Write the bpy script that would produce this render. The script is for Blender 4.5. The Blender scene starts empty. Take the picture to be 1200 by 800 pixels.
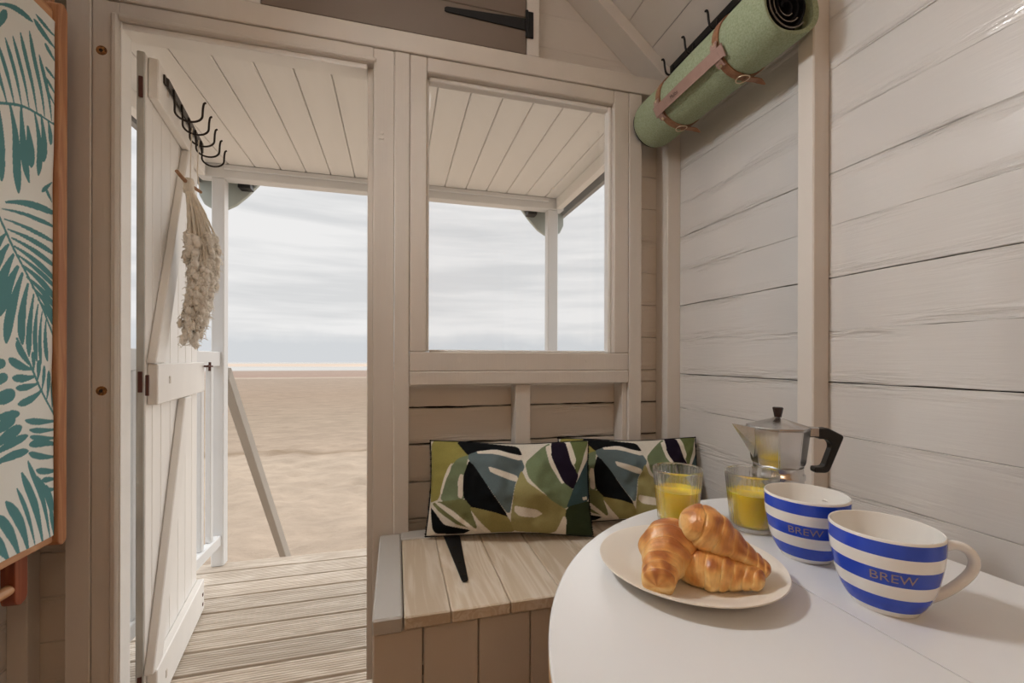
import bpy, bmesh, math, random
import numpy as np
from mathutils import Vector, Matrix, noise as mnoise

random.seed(7)
RNG = np.random.default_rng(11)
scene = bpy.context.scene
COL = scene.collection
PI = math.pi

# ------------------------------------------------------------------ camera
FPX, YAW, HOR, ROLL = 508.0, math.radians(14.95), 420.0, math.radians(0.135)
cam_data = bpy.data.cameras.new('camera')
cam = bpy.data.objects.new('camera', cam_data)
COL.objects.link(cam)
cam_data.sensor_width = 36.0
cam_data.lens = FPX / 1200.0 * 36.0
cam_data.shift_y = (HOR - 400.0) / 1200.0
cam_data.clip_start = 0.02
cam_data.clip_end = 2000
cam.matrix_world = (Matrix.Translation((0, 0, 1.0)) @ Matrix.Rotation(-YAW, 4, 'Z')
                    @ Matrix.Rotation(PI / 2, 4, 'X') @ Matrix.Rotation(ROLL, 4, 'Z'))
scene.camera = cam


def lin(r, g, b):
    f = lambda c: (c / 255 / 12.92) if c <= 10.3 else ((c / 255 + 0.055) / 1.055) ** 2.4
    return (f(r), f(g), f(b), 1.0)


# ------------------------------------------------------------------ sky: bright overcast with long flat cloud bands
SKY_STRENGTH = 1.0
world = bpy.data.worlds.new('world')
scene.world = world
world.use_nodes = True
wn, wl = world.node_tree.nodes, world.node_tree.links
wn.clear()
w_tc = wn.new('ShaderNodeTexCoord')
w_map = wn.new('ShaderNodeMapping'); w_map.inputs['Scale'].default_value = (1.4, 1.4, 16.0)
w_n = wn.new('ShaderNodeTexNoise'); w_n.inputs['Scale'].default_value = 1.7; w_n.inputs['Detail'].default_value = 5.0
w_n.inputs['Roughness'].default_value = 0.5
w_r = wn.new('ShaderNodeValToRGB')
w_r.color_ramp.elements[0].position = 0.36; w_r.color_ramp.elements[0].color = (0.70, 0.705, 0.71, 1)
w_r.color_ramp.elements[1].position = 0.58; w_r.color_ramp.elements[1].color = (0.85, 0.845, 0.84, 1)
w_sep = wn.new('ShaderNodeSeparateXYZ')
w_h = wn.new('ShaderNodeMapRange')           # low bank of blue-grey cloud along the horizon
w_h.inputs['From Min'].default_value = -0.002; w_h.inputs['From Max'].default_value = 0.03
w_h.inputs['To Min'].default_value = 0.0; w_h.inputs['To Max'].default_value = 1.0
w_mix = wn.new('ShaderNodeMix'); w_mix.data_type = 'RGBA'
w_mix.inputs['A'].default_value = (0.66, 0.68, 0.70, 1)
w_z = wn.new('ShaderNodeMapRange')           # overcast: brighter overhead
w_z.inputs['From Min'].default_value = 0.35; w_z.inputs['From Max'].default_value = 1.0
w_z.inputs['To Min'].default_value = 1.0; w_z.inputs['To Max'].default_value = 3.0
w_st = wn.new('ShaderNodeMath'); w_st.operation = 'MULTIPLY'; w_st.inputs[1].default_value = SKY_STRENGTH
w_bg = wn.new('ShaderNodeBackground'); w_out = wn.new('ShaderNodeOutputWorld')
wl.new(w_tc.outputs['Generated'], w_map.inputs['Vector']); wl.new(w_map.outputs['Vector'], w_n.inputs['Vector'])
wl.new(w_n.outputs['Fac'], w_r.inputs['Fac']); wl.new(w_tc.outputs['Generated'], w_sep.inputs['Vector'])
w_n2 = wn.new('ShaderNodeTexNoise'); w_n2.inputs['Scale'].default_value = 9.0; w_n2.inputs['Detail'].default_value = 5.0
wl.new(w_tc.outputs['Generated'], w_n2.inputs['Vector'])
w_w = wn.new('ShaderNodeMath'); w_w.operation = 'MULTIPLY_ADD'; w_w.inputs[1].default_value = -0.07
wl.new(w_n2.outputs['Fac'], w_w.inputs[0]); wl.new(w_sep.outputs['Z'], w_w.inputs[2])
wl.new(w_w.outputs['Value'], w_h.inputs['Value']); wl.new(w_h.outputs['Result'], w_mix.inputs['Factor'])
wl.new(w_r.outputs['Color'], w_mix.inputs['B']); wl.new(w_mix.outputs['Result'], w_bg.inputs['Color'])
wl.new(w_sep.outputs['Z'], w_z.inputs['Value']); wl.new(w_z.outputs['Result'], w_st.inputs[0])
wl.new(w_st.outputs['Value'], w_bg.inputs['Strength']); wl.new(w_bg.outputs['Background'], w_out.inputs['Surface'])

# hazy sun behind the cloud, off to the right over the sea
sun_data = bpy.data.lights.new('hazy_sun', 'SUN'); sun_data.energy = 0.9; sun_data.angle = math.radians(50); sun_data.color = (1.0, .96, .90)
sun = bpy.data.objects.new('hazy_sun', sun_data); COL.objects.link(sun); sun.location = (8, 10, 9)
sun.rotation_euler = Vector((-.62, -.74, -.55)).to_track_quat('-Z', 'Y').to_euler()
FILL_LAMP_POWER = 102.0      # added hooded fill lamp, out of view
FILL_LANTERN_POWER = (2.4, 7.2)   # added fill lanterns out of view, front and back
vs = scene.view_settings
vs.view_transform = 'Standard'; vs.look = 'None'; vs.gamma = 1.0; vs.use_curve_mapping = False
vs.exposure = 0.0

# ------------------------------------------------------------------ materials
def new_mat(name):
    m = bpy.data.materials.new(name); m.use_nodes = True
    nt = m.node_tree; b = nt.nodes['Principled BSDF']
    return m, nt.nodes, nt.links, b


def mat(name, col, rough=0.5, var=0.0, vscale=(3, 3, 3), bump=0.0, bscale=(30, 30, 30), metal=0.0, detail=4,
        col2=None, spec=0.5, coord='Object', rvar=0.0):
    m, n, l, b = new_mat(name)
    b.inputs['Base Color'].default_value = col
    b.inputs['Roughness'].default_value = rough
    b.inputs['Metallic'].default_value = metal
    b.inputs['Specular IOR Level'].default_value = spec
    tc = n.new('ShaderNodeTexCoord')
    if var or col2:
        mp = n.new('ShaderNodeMapping'); mp.inputs['Scale'].default_value = vscale
        ns = n.new('ShaderNodeTexNoise'); ns.inputs['Scale'].default_value = 1.0; ns.inputs['Detail'].default_value = detail
        rp = n.new('ShaderNodeValToRGB')
        rp.color_ramp.elements[0].position = 0.32; rp.color_ramp.elements[1].position = 0.68
        c2 = col2 if col2 else tuple(min(1, c * (1 + var)) for c in col[:3]) + (1,)
        c1 = col if col2 else tuple(c * (1 - var) for c in col[:3]) + (1,)
        rp.color_ramp.elements[0].color = c1; rp.color_ramp.elements[1].color = c2
        l.new(tc.outputs[coord], mp.inputs['Vector']); l.new(mp.outputs['Vector'], ns.inputs['Vector'])
        l.new(ns.outputs['Fac'], rp.inputs['Fac']); l.new(rp.outputs['Color'], b.inputs['Base Color'])
        if rvar:
            mr = n.new('ShaderNodeMapRange'); mr.inputs['To Min'].default_value = rough - rvar; mr.inputs['To Max'].default_value = rough + rvar
            l.new(ns.outputs['Fac'], mr.inputs['Value']); l.new(mr.outputs['Result'], b.inputs['Roughness'])
    if bump:
        mp2 = n.new('ShaderNodeMapping'); mp2.inputs['Scale'].default_value = bscale
        n2 = n.new('ShaderNodeTexNoise'); n2.inputs['Scale'].default_value = 1.0; n2.inputs['Detail'].default_value = 5
        bp = n.new('ShaderNodeBump'); bp.inputs['Strength'].default_value = bump; bp.inputs['Distance'].default_value = 0.01
        l.new(tc.outputs[coord], mp2.inputs['Vector']); l.new(mp2.outputs['Vector'], n2.inputs['Vector'])
        l.new(n2.outputs['Fac'], bp.inputs['Height']); l.new(bp.outputs['Normal'], b.inputs['Normal'])
    return m


def attr_mat(name, rough=0.8, bump=0.0, bscale=200, var=0.0, spec=0.3):
    """flat printed cloth or baked crust: colours stored on the mesh"""
    m, n, l, b = new_mat(name)
    a = n.new('ShaderNodeAttribute'); a.attribute_name = 'Col'
    b.inputs['Roughness'].default_value = rough; b.inputs['Specular IOR Level'].default_value = spec
    tc = n.new('ShaderNodeTexCoord')
    ns = n.new('ShaderNodeTexNoise'); ns.inputs['Scale'].default_value = bscale; ns.inputs['Detail'].default_value = 3
    l.new(tc.outputs['Object'], ns.inputs['Vector'])
    if var:
        mr = n.new('ShaderNodeMapRange'); mr.inputs['To Min'].default_value = 1 - var; mr.inputs['To Max'].default_value = 1 + var
        mx = n.new('ShaderNodeMix'); mx.data_type = 'RGBA'; mx.blend_type = 'MULTIPLY'; mx.inputs['Factor'].default_value = 1
        l.new(ns.outputs['Fac'], mr.inputs['Value']); l.new(a.outputs['Color'], mx.inputs['A'])
        l.new(mr.outputs['Result'], mx.inputs['B']); l.new(mx.outputs['Result'], b.inputs['Base Color'])
    else:
        l.new(a.outputs['Color'], b.inputs['Base Color'])
    if bump:
        bp = n.new('ShaderNodeBump'); bp.inputs['Strength'].default_value = bump; bp.inputs['Distance'].default_value = 0.002
        l.new(ns.outputs['Fac'], bp.inputs['Height']); l.new(bp.outputs['Normal'], b.inputs['Normal'])
    return m


def plank_mat(name, col, rough=0.38, amount=0.6, gloss=0.0):
    """gloss-painted old boards: flat in the middle, flaked and ridged towards the long edges"""
    m, n, l, b = new_mat(name)
    b.inputs['Roughness'].default_value = rough; b.inputs['Specular IOR Level'].default_value = 0.5 - gloss * 0.3
    b.inputs['Coat Weight'].default_value = gloss; b.inputs['Coat Roughness'].default_value = 0.11; b.inputs['Coat IOR'].default_value = 2.1
    tc = n.new('ShaderNodeTexCoord'); oi = n.new('ShaderNodeObjectInfo')
    sep = n.new('ShaderNodeSeparateXYZ'); l.new(tc.outputs['Generated'], sep.inputs['Vector'])
    d = n.new('ShaderNodeMath'); d.operation = 'SUBTRACT'; d.inputs[1].default_value = 0.5; l.new(sep.outputs['Z'], d.inputs[0])
    ab = n.new('ShaderNodeMath'); ab.operation = 'ABSOLUTE'; l.new(d.outputs[0], ab.inputs[0])
    mk = n.new('ShaderNodeMapRange'); mk.inputs['From Min'].default_value = 0.22; mk.inputs['From Max'].default_value = 0.5
    mk.inputs['To Min'].default_value = 0.03; mk.inputs['To Max'].default_value = 1.0; l.new(ab.outputs[0], mk.inputs['Value'])
    off = n.new('ShaderNodeVectorMath'); off.operation = 'ADD'
    cx = n.new('ShaderNodeCombineXYZ'); ml = n.new('ShaderNodeMath'); ml.operation = 'MULTIPLY'; ml.inputs[1].default_value = 37.0
    l.new(oi.outputs['Random'], ml.inputs[0])
    for k in 'XYZ': l.new(ml.outputs[0], cx.inputs[k])
    l.new(tc.outputs['Object'], off.inputs[0]); l.new(cx.outputs['Vector'], off.inputs[1])
    mp = n.new('ShaderNodeMapping'); mp.inputs['Scale'].default_value = (7, 7, 90)
    n1 = n.new('ShaderNodeTexNoise'); n1.inputs['Scale'].default_value = 1; n1.inputs['Detail'].default_value = 6; n1.inputs['Distortion'].default_value = 0.6
    l.new(off.outputs[0], mp.inputs['Vector']); l.new(mp.outputs['Vector'], n1.inputs['Vector'])
    # where along the board it is flaked at all
    mp3 = n.new('ShaderNodeMapping'); mp3.inputs['Scale'].default_value = (2.3, 2.3, 6)
    n3 = n.new('ShaderNodeTexNoise'); n3.inputs['Scale'].default_value = 1; n3.inputs['Detail'].default_value = 2
    r3 = n.new('ShaderNodeMapRange'); r3.inputs['From Min'].default_value = 0.44; r3.inputs['From Max'].default_value = 0.58
    l.new(off.outputs[0], mp3.inputs['Vector']); l.new(mp3.outputs['Vector'], n3.inputs['Vector']); l.new(n3.outputs['Fac'], r3.inputs['Value'])
    ma = n.new('ShaderNodeMath'); ma.operation = 'MULTIPLY'; l.new(mk.outputs['Result'], ma.inputs[0]); l.new(r3.outputs['Result'], ma.inputs[1])
    mb = n.new('ShaderNodeMath'); mb.operation = 'MULTIPLY_ADD'; mb.inputs[1].default_value = amount; mb.inputs[2].default_value = 0.03
    l.new(ma.outputs[0], mb.inputs[0])
    bp = n.new('ShaderNodeBump'); bp.inputs['Distance'].default_value = 0.023
    l.new(n1.outputs['Fac'], bp.inputs['Height']); l.new(mb.outputs[0], bp.inputs['Strength'])
    # fine brush marks
    mp2 = n.new('ShaderNodeMapping'); mp2.inputs['Scale'].default_value = (14, 14, 260)
    n2 = n.new('ShaderNodeTexNoise'); n2.inputs['Scale'].default_value = 1; n2.inputs['Detail'].default_value = 3
    l.new(off.outputs[0], mp2.inputs['Vector']); l.new(mp2.outputs['Vector'], n2.inputs['Vector'])
    bp2 = n.new('ShaderNodeBump'); bp2.inputs['Strength'].default_value = 0.07; bp2.inputs['Distance'].default_value = 0.004
    l.new(n2.outputs['Fac'], bp2.inputs['Height']); l.new(bp.outputs['Normal'], bp2.inputs['Normal']); l.new(bp2.outputs['Normal'], b.inputs['Normal']); l.new(bp2.outputs['Normal'], b.inputs['Coat Normal'])
    mr = n.new('ShaderNodeMapRange'); mr.inputs['To Min'].default_value = 0.94; mr.inputs['To Max'].default_value = 1.04
    l.new(n3.outputs['Fac'], mr.inputs['Value'])
    mx = n.new('ShaderNodeMix'); mx.data_type = 'RGBA'; mx.blend_type = 'MULTIPLY'; mx.inputs['Factor'].default_value = 1
    mx.inputs['A'].default_value = col; l.new(mr.outputs['Result'], mx.inputs['B']); l.new(mx.outputs['Result'], b.inputs['Base Color'])
    return m


def wood_mat(name, c1, c2, axis, rough=0.5, scale=1.0, bump=0.1, knots=True):
    """grain stretched along one axis"""
    m, n, l, b = new_mat(name)
    b.inputs['Roughness'].default_value = rough
    tc = n.new('ShaderNodeTexCoord'); oi = n.new('ShaderNodeObjectInfo')
    ml = n.new('ShaderNodeMath'); ml.operation = 'MULTIPLY'; ml.inputs[1].default_value = 23.0; l.new(oi.outputs['Random'], ml.inputs[0])
    cx = n.new('ShaderNodeCombineXYZ')
    for k in 'XYZ': l.new(ml.outputs[0], cx.inputs[k])
    off = n.new('ShaderNodeVectorMath'); off.operation = 'ADD'; l.new(tc.outputs['Object'], off.inputs[0]); l.new(cx.outputs[0], off.inputs[1])
    sc = [26 * scale] * 3; sc[axis] = 2.2 * scale
    mp = n.new('ShaderNodeMapping'); mp.inputs['Scale'].default_value = sc
    n1 = n.new('ShaderNodeTexNoise'); n1.inputs['Scale'].default_value = 1; n1.inputs['Detail'].default_value = 3; n1.inputs['Distortion'].default_value = 0.8
    l.new(off.outputs[0], mp.inputs['Vector']); l.new(mp.outputs[0], n1.inputs['Vector'])
    sn = n.new('ShaderNodeMath'); sn.operation = 'MULTIPLY'; sn.inputs[1].default_value = 9.0; l.new(n1.outputs['Fac'], sn.inputs[0])
    fr = n.new('ShaderNodeMath'); fr.operation = 'PINGPONG'; fr.inputs[1].default_value = 1.0; l.new(sn.outputs[0], fr.inputs[0])
    rp = n.new('ShaderNodeValToRGB'); rp.color_ramp.elements[0].color = c1; rp.color_ramp.elements[1].color = c2
    rp.color_ramp.elements[0].position = 0.0; rp.color_ramp.elements[1].position = 0.75
    l.new(fr.outputs[0], rp.inputs['Fac'])
    tint = n.new('ShaderNodeMapRange'); tint.inputs['To Min'].default_value = 0.88; tint.inputs['To Max'].default_value = 1.08; l.new(oi.outputs['Random'], tint.inputs['Value'])
    mx = n.new('ShaderNodeMix'); mx.data_type = 'RGBA'; mx.blend_type = 'MULTIPLY'; mx.inputs['Factor'].default_value = 1
    l.new(rp.outputs['Color'], mx.inputs['A']); l.new(tint.outputs['Result'], mx.inputs['B']); l.new(mx.outputs['Result'], b.inputs['Base Color'])
    if bump:
        bp = n.new('ShaderNodeBump'); bp.inputs['Strength'].default_value = bump; bp.inputs['Distance'].default_value = 0.002
        l.new(fr.outputs[0], bp.inputs['Height']); l.new(bp.outputs['Normal'], b.inputs['Normal'])
    return m


def glass_pane_mat(name):
    m, n, l, b = new_mat(name)
    n.remove(b)
    tr = n.new('ShaderNodeBsdfTransparent'); gl = n.new('ShaderNodeBsdfGlossy'); gl.inputs['Roughness'].default_value = 0.02
    fr = n.new('ShaderNodeFresnel'); fr.inputs['IOR'].default_value = 1.45; mx = n.new('ShaderNodeMixShader')
    l.new(fr.outputs[0], mx.inputs['Fac']); l.new(tr.outputs[0], mx.inputs[1]); l.new(gl.outputs[0], mx.inputs[2])
    l.new(mx.outputs[0], n['Material Output'].inputs['Surface'])
    return m


CREAM = (0.74, 0.71, 0.68, 1)
M = {}
M['plank'] = plank_mat('cream_plank_paint', CREAM, 0.34, 0.9, 1.0)
M['plank_front'] = plank_mat('cream_front_plank_paint', (0.71, 0.64, 0.565, 1), 0.45, 0.9)
M['plank_roof'] = plank_mat('white_roof_plank_paint', (0.74, 0.69, 0.64, 1), 0.5, 0.15)
M['frame'] = mat('cream_frame_paint', (0.70, 0.64, 0.575, 1), 0.42, var=0.04, vscale=(6, 6, 2), bump=0.05, bscale=(160, 160, 10))
M['post'] = mat('cream_post_paint', (0.73, 0.67, 0.605, 1), 0.38, var=0.03, vscale=(6, 6, 2), bump=0.05, bscale=(180, 180, 8))
M['white_ext'] = mat('white_porch_paint', (0.80, 0.805, 0.805, 1), 0.5, var=0.03, bump=0.05, bscale=(120, 120, 10))
M['grey_timber'] = mat('grey_handrail_timber', lin(176, 168, 158), 0.6, var=0.05, bump=0.05, bscale=(60, 60, 20))  # one even grey over all faces of the handrail
M['porch_ceiling'] = mat('cream_porch_board_paint', (0.92, 0.90, 0.87, 1), 0.5, var=0.03, vscale=(8, 1, 8), bump=0.04, bscale=(120, 8, 120))
M['door'] = mat('cream_door_paint', (0.92, 0.895, 0.86, 1), 0.4, var=0.03, vscale=(8, 8, 2), bump=0.05, bscale=(150, 150, 8))
M['door_edge'] = mat('worn_grey_door_edge', (0.50, 0.50, 0.47, 1), 0.6, var=0.15, vscale=(40, 40, 6), bump=0.1)
M['barge'] = mat('pale_green_barge_paint', (0.50, 0.55, 0.52, 1), 0.55, var=0.06)
M['fascia'] = mat('grey_fascia_paint', (0.36, 0.36, 0.36, 1), 0.6)
M['hatch'] = mat('taupe_hatch_paint', lin(122, 108, 96), 0.5, var=0.03, bump=0.05, bscale=(10, 60, 160))
M['bench_grey'] = mat('grey_bench_paint', lin(214, 203, 191), 0.5, var=0.03, bump=0.04, bscale=(120, 120, 10))
M['bench_trim'] = mat('pale_grey_bench_trim', lin(196, 192, 186), 0.4, var=0.04, bump=0.05, bscale=(120, 10, 120))
M['pine'] = wood_mat('pine_lid', lin(230, 216, 198), lin(212, 193, 168), 1, 0.45, 1.0, 0.05)
M['pine_edge'] = wood_mat('table_edge_wood', lin(214, 176, 130), lin(190, 146, 98), 0, 0.5, 1.0, 0.05)
M['beech_y'] = wood_mat('beech_rail', lin(214, 165, 122), lin(196, 140, 98), 1, 0.4, 1.2, 0.04)
M['beech_z'] = wood_mat('beech_upright', lin(200, 148, 106), lin(180, 122, 84), 2, 0.4, 1.2, 0.04)
M['beech_dark'] = wood_mat('dark_beech_inset', lin(176, 96, 58), lin(150, 74, 42), 2, 0.45, 1.2, 0.04)
M['deck'] = wood_mat('weathered_decking', lin(226, 216, 203), lin(204, 191, 176), 0, 0.85, 1.0, 0.12)
M['back_boards'] = wood_mat('warm_bounce_pine', lin(214, 170, 118), lin(190, 140, 88), 0, 0.5, 1.0, 0.05)  # pine finish given to the unseen back wall to bounce warm light
M['floorwood'] = wood_mat('floor_boards', lin(170, 140, 108), lin(150, 118, 88), 1, 0.6, 1.0, 0.1)
M['iron'] = mat('black_iron', (0.012, 0.012, 0.013, 1), 0.45, var=0.2, bump=0.1, bscale=(300, 300, 300), metal=0.4)
M['iron_brown'] = mat('brown_black_iron', (0.03, 0.024, 0.02, 1), 0.42, var=0.25, metal=0.6)
M['rust'] = mat('rusty_latch', (0.10, 0.035, 0.025, 1), 0.6, var=0.3, metal=0.3)
M['galv'] = mat('galvanised_hinge', (0.35, 0.36, 0.36, 1), 0.5, metal=0.6, var=0.2)
M['gap'] = mat('dark_gap', (0.02, 0.015, 0.012, 1), 0.9)
M['glass_pane'] = glass_pane_mat('window_glass')
M['knot'] = mat('bare_wood_knot', lin(190, 130, 70), 0.6, col2=lin(60, 34, 18), vscale=(200, 200, 200))
M['knot_painted'] = mat('painted_plug', (0.72, 0.66, 0.59, 1), 0.45)
M['white_top'] = mat('white_table_laminate', (0.80, 0.795, 0.79, 1), 0.24, var=0.015, vscale=(5, 5, 5), bump=0.03, bscale=(14, 14, 14), rvar=0.06)
M['table_under'] = mat('cream_table_frame', (0.6, 0.54, 0.46, 1), 0.5)
M['plate'] = mat('cream_stoneware', (0.82, 0.755, 0.665, 1), 0.32, var=0.01)
M['mug_white'] = mat('white_glaze', (0.86, 0.83, 0.785, 1), 0.12)
M['mug_blue'] = mat('cobalt_glaze', (0.018, 0.065, 0.52, 1), 0.12, var=0.05)
M['mug_text'] = mat('copper_grey_print', (0.30, 0.22, 0.22, 1), 0.35)
M['alu'] = mat('brushed_aluminium', (0.66, 0.65, 0.64, 1), 0.24, metal=1.0, var=0.06, vscale=(60, 60, 8), bump=0.03, bscale=(200, 200, 20))
M['black_plastic'] = mat('black_bakelite', (0.012, 0.012, 0.012, 1), 0.35)
M['knob_dark'] = mat('dark_brown_knob', (0.03, 0.015, 0.012, 1), 0.25)
M['felt'] = mat('sage_felt', lin(150, 160, 128), 0.95, col2=lin(172, 182, 152), vscale=(220, 220, 220), bump=0.5, bscale=(400, 400, 400), spec=0.1)
M['lining'] = mat('black_fleece_lining', (0.012, 0.012, 0.014, 1), 0.95, bump=0.4, bscale=(300, 300, 300), spec=0.1)
M['lining_line'] = mat('grey_lining_thread', (0.25, 0.22, 0.19, 1), 0.95, spec=0.1)
M['leather'] = mat('tan_leather', lin(156, 112, 80), 0.5, col2=lin(134, 90, 60), vscale=(60, 60, 60), bump=0.15, bscale=(500, 500, 500))
M['leather_pink'] = mat('worn_leather_handle', lin(160, 128, 116), 0.5, var=0.06, vscale=(50, 50, 50), bump=0.12, bscale=(500, 500, 500))
M['leather_edge'] = mat('dark_leather_edge', lin(44, 28, 22), 0.6)
M['brass'] = mat('pale_brass', (0.80, 0.66, 0.48, 1), 0.3, metal=1.0)
M['cotton'] = mat('natural_cotton', lin(246, 241, 232), 0.95, var=0.06, vscale=(40, 40, 40), spec=0.1)
M['cotton_warm'] = mat('twisted_cotton_cord', lin(232, 224, 210), 0.95, var=0.1, vscale=(120, 120, 40), spec=0.1)
M['driftwood'] = mat('driftwood_stick', lin(160, 122, 92), 0.8, var=0.2, vscale=(60, 60, 60), bump=0.3)
M['pompom'] = mat('black_pompom_trim', (0.012, 0.012, 0.014, 1), 0.95, spec=0.1)
M['cushion'] = attr_mat('leaf_print_linen', 0.9, 0.35, 700, 0.12, 0.1)
M['palm'] = attr_mat('palm_print_canvas', 0.85, 0.25, 900, 0.05, 0.15)
M['crust'] = attr_mat('baked_crust', 0.36, 0.35, 220, 0.10, 0.5)


def juice_mat():
    m, n, l, b = new_mat('orange_juice')
    b.inputs['Base Color'].default_value = (1.0, 0.68, 0.02, 1); b.inputs['Roughness'].default_value = 0.25
    b.inputs['Subsurface Weight'].default_value = 0.5; b.inputs['Subsurface Radius'].default_value = (0.02, 0.012, 0.003)
    b.inputs['Subsurface Scale'].default_value = 0.6
    return m


def tumbler_mat():
    m, n, l, b = new_mat('clear_ribbed_glass')
    b.inputs['Base Color'].default_value = (0.97, 0.98, 0.98, 1); b.inputs['Roughness'].default_value = 0.0
    b.inputs['Transmission Weight'].default_value = 1.0; b.inputs['IOR'].default_value = 1.42
    # thin glass lets the light on the table through: transparent for a share of every ray
    tr = n.new('ShaderNodeBsdfTransparent'); mx = n.new('ShaderNodeMixShader'); mx.inputs['Fac'].default_value = 0.6
    l.new(tr.outputs[0], mx.inputs[1]); l.new(b.outputs[0], mx.inputs[2]); l.new(mx.outputs[0], n['Material Output'].inputs['Surface'])
    return m


M['juice'] = juice_mat(); M['tumbler'] = tumbler_mat()


def sand_mat():
    m, n, l, b = new_mat('beach_sand')
    b.inputs['Roughness'].default_value = 0.95; b.inputs['Specular IOR Level'].default_value = 0.1
    tc = n.new('ShaderNodeTexCoord'); sep = n.new('ShaderNodeSeparateXYZ'); l.new(tc.outputs['Object'], sep.inputs[0])
    # zones of dry and damp sand by distance down the beach, edges wavering
    nz = n.new('ShaderNodeTexNoise'); nz.inputs['Scale'].default_value = 0.22; nz.inputs['Detail'].default_value = 4
    l.new(tc.outputs['Object'], nz.inputs['Vector'])
    ad = n.new('ShaderNodeMath'); ad.operation = 'MULTIPLY_ADD'; ad.inputs[1].default_value = 2.2; l.new(nz.outputs['Fac'], ad.inputs[0])
    l.new(sep.outputs['Y'], ad.inputs[2])
    lg = n.new('ShaderNodeMath'); lg.operation = 'LOGARITHM'; lg.inputs[1].default_value = 10; l.new(ad.outputs[0], lg.inputs[0])
    rp = n.new('ShaderNodeValToRGB'); el = rp.color_ramp.elements
    mr = n.new('ShaderNodeMapRange'); mr.inputs['From Min'].default_value = 0.5; mr.inputs['From Max'].default_value = 2.0; l.new(lg.outputs[0], mr.inputs['Value'])
    l.new(mr.outputs['Result'], rp.inputs['Fac'])
    pos = lambda y: (math.log10(y + 1.1) - 0.5) / 1.5
    stops = [(3.5, lin(171, 154, 137)), (8.2, lin(171, 155, 138)), (8.6, lin(167, 150, 133)), (8.85, lin(136, 119, 100)), (9.1, lin(161, 144, 127)), (13, lin(152, 136, 119)), (22, lin(148, 130, 113)), (40, lin(150, 134, 119)),
             (42, lin(172, 157, 142)), (44, lin(152, 131, 118)), (66, lin(154, 136, 124))]
    el[0].position = pos(stops[0][0]); el[0].color = stops[0][1]; el[1].position = pos(stops[-1][0]); el[1].color = stops[-1][1]
    for y, c in stops[1:-1]:
        e = el.new(pos(y)); e.color = c
    ns = n.new('ShaderNodeTexNoise'); ns.inputs['Scale'].default_value = 3.5; ns.inputs['Detail'].default_value = 8; ns.inputs['Roughness'].default_value = 0.65
    mp = n.new('ShaderNodeMapping'); mp.inputs['Scale'].default_value = (0.5, 1.0, 1.0); l.new(tc.outputs['Object'], mp.inputs['Vector']); l.new(mp.outputs[0], ns.inputs['Vector'])
    m2 = n.new('ShaderNodeMapRange'); m2.inputs['From Min'].default_value = 0.3; m2.inputs['From Max'].default_value = 0.7; m2.inputs['To Min'].default_value = 0.82; m2.inputs['To Max'].default_value = 1.12
    l.new(ns.outputs['Fac'], m2.inputs['Value'])
    mx = n.new('ShaderNodeMix'); mx.data_type = 'RGBA'; mx.blend_type = 'MULTIPLY'; mx.inputs['Factor'].default_value = 1
    l.new(rp.outputs['Color'], mx.inputs['A']); l.new(m2.outputs['Result'], mx.inputs['B']); l.new(mx.outputs['Result'], b.inputs['Base Color'])
    bp = n.new('ShaderNodeBump'); bp.inputs['Strength'].default_value = 0.8; bp.inputs['Distance'].default_value = 0.06
    l.new(ns.outputs['Fac'], bp.inputs['Height']); l.new(bp.outputs['Normal'], b.inputs['Normal'])
    return m


M['sand'] = sand_mat()
M['sea'] = mat('shallow_sea', lin(176, 172, 164), 0.22, var=0.08, vscale=(0.03, 0.2, 1), bump=0.25, bscale=(0.5, 2.0, 1))
M['sandbank'] = mat('wet_sandbank', lin(186, 166, 148), 0.6, var=0.08, vscale=(0.05, 0.2, 1))

# ------------------------------------------------------------------ mesh helpers
WORLD_ROOTS = set()


def link(o, parent=None):
    COL.objects.link(o)
    if parent is not None:
        o.parent = parent
        if parent.name in WORLD_ROOTS:
            o.matrix_parent_inverse = Matrix.Translation(parent.location).inverted()
    return o


def tag(o, label=None, cat=None, group=None, kind=None):
    if label: o['label'] = label
    if cat: o['category'] = cat
    if group: o['group'] = group
    if kind: o['kind'] = kind
    return o


def empty(name, loc=(0, 0, 0), rotz=0.0, world=True, **kw):
    """an Empty at a thing's base; world=True: its parts are given in world coordinates"""
    o = bpy.data.objects.new(name, None); COL.objects.link(o)
    o.empty_display_size = 0.05
    o.location = loc; o.rotation_euler = (0, 0, rotz)
    if world: WORLD_ROOTS.add(o.name)
    return tag(o, **kw)


def from_bm(name, bm, m, parent=None, smooth=False, angle=None):
    me = bpy.data.meshes.new(name)
    bmesh.ops.recalc_face_normals(bm, faces=bm.faces)
    bm.to_mesh(me); bm.free()
    ms = m if isinstance(m, (list, tuple)) else [m]
    for x in ms: me.materials.append(M[x] if isinstance(x, str) else x)
    if smooth:
        me.polygons.foreach_set('use_smooth', [True] * len(me.polygons))
        if angle: me.set_sharp_from_angle(angle=math.radians(angle))
    return link(bpy.data.objects.new(name, me), parent)


def from_data(name, v, f, m, parent=None, smooth=False, angle=None):
    me = bpy.data.meshes.new(name)
    me.from_pydata([tuple(map(float, p)) for p in v], [], [tuple(map(int, q)) for q in f]); me.update()
    ms = m if isinstance(m, (list, tuple)) else [m]
    for x in ms: me.materials.append(M[x] if isinstance(x, str) else x)
    if smooth:
        me.polygons.foreach_set('use_smooth', [True] * len(me.polygons))
        if angle: me.set_sharp_from_angle(angle=math.radians(angle))
    return link(bpy.data.objects.new(name, me), parent)


BOXES = {}


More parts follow.
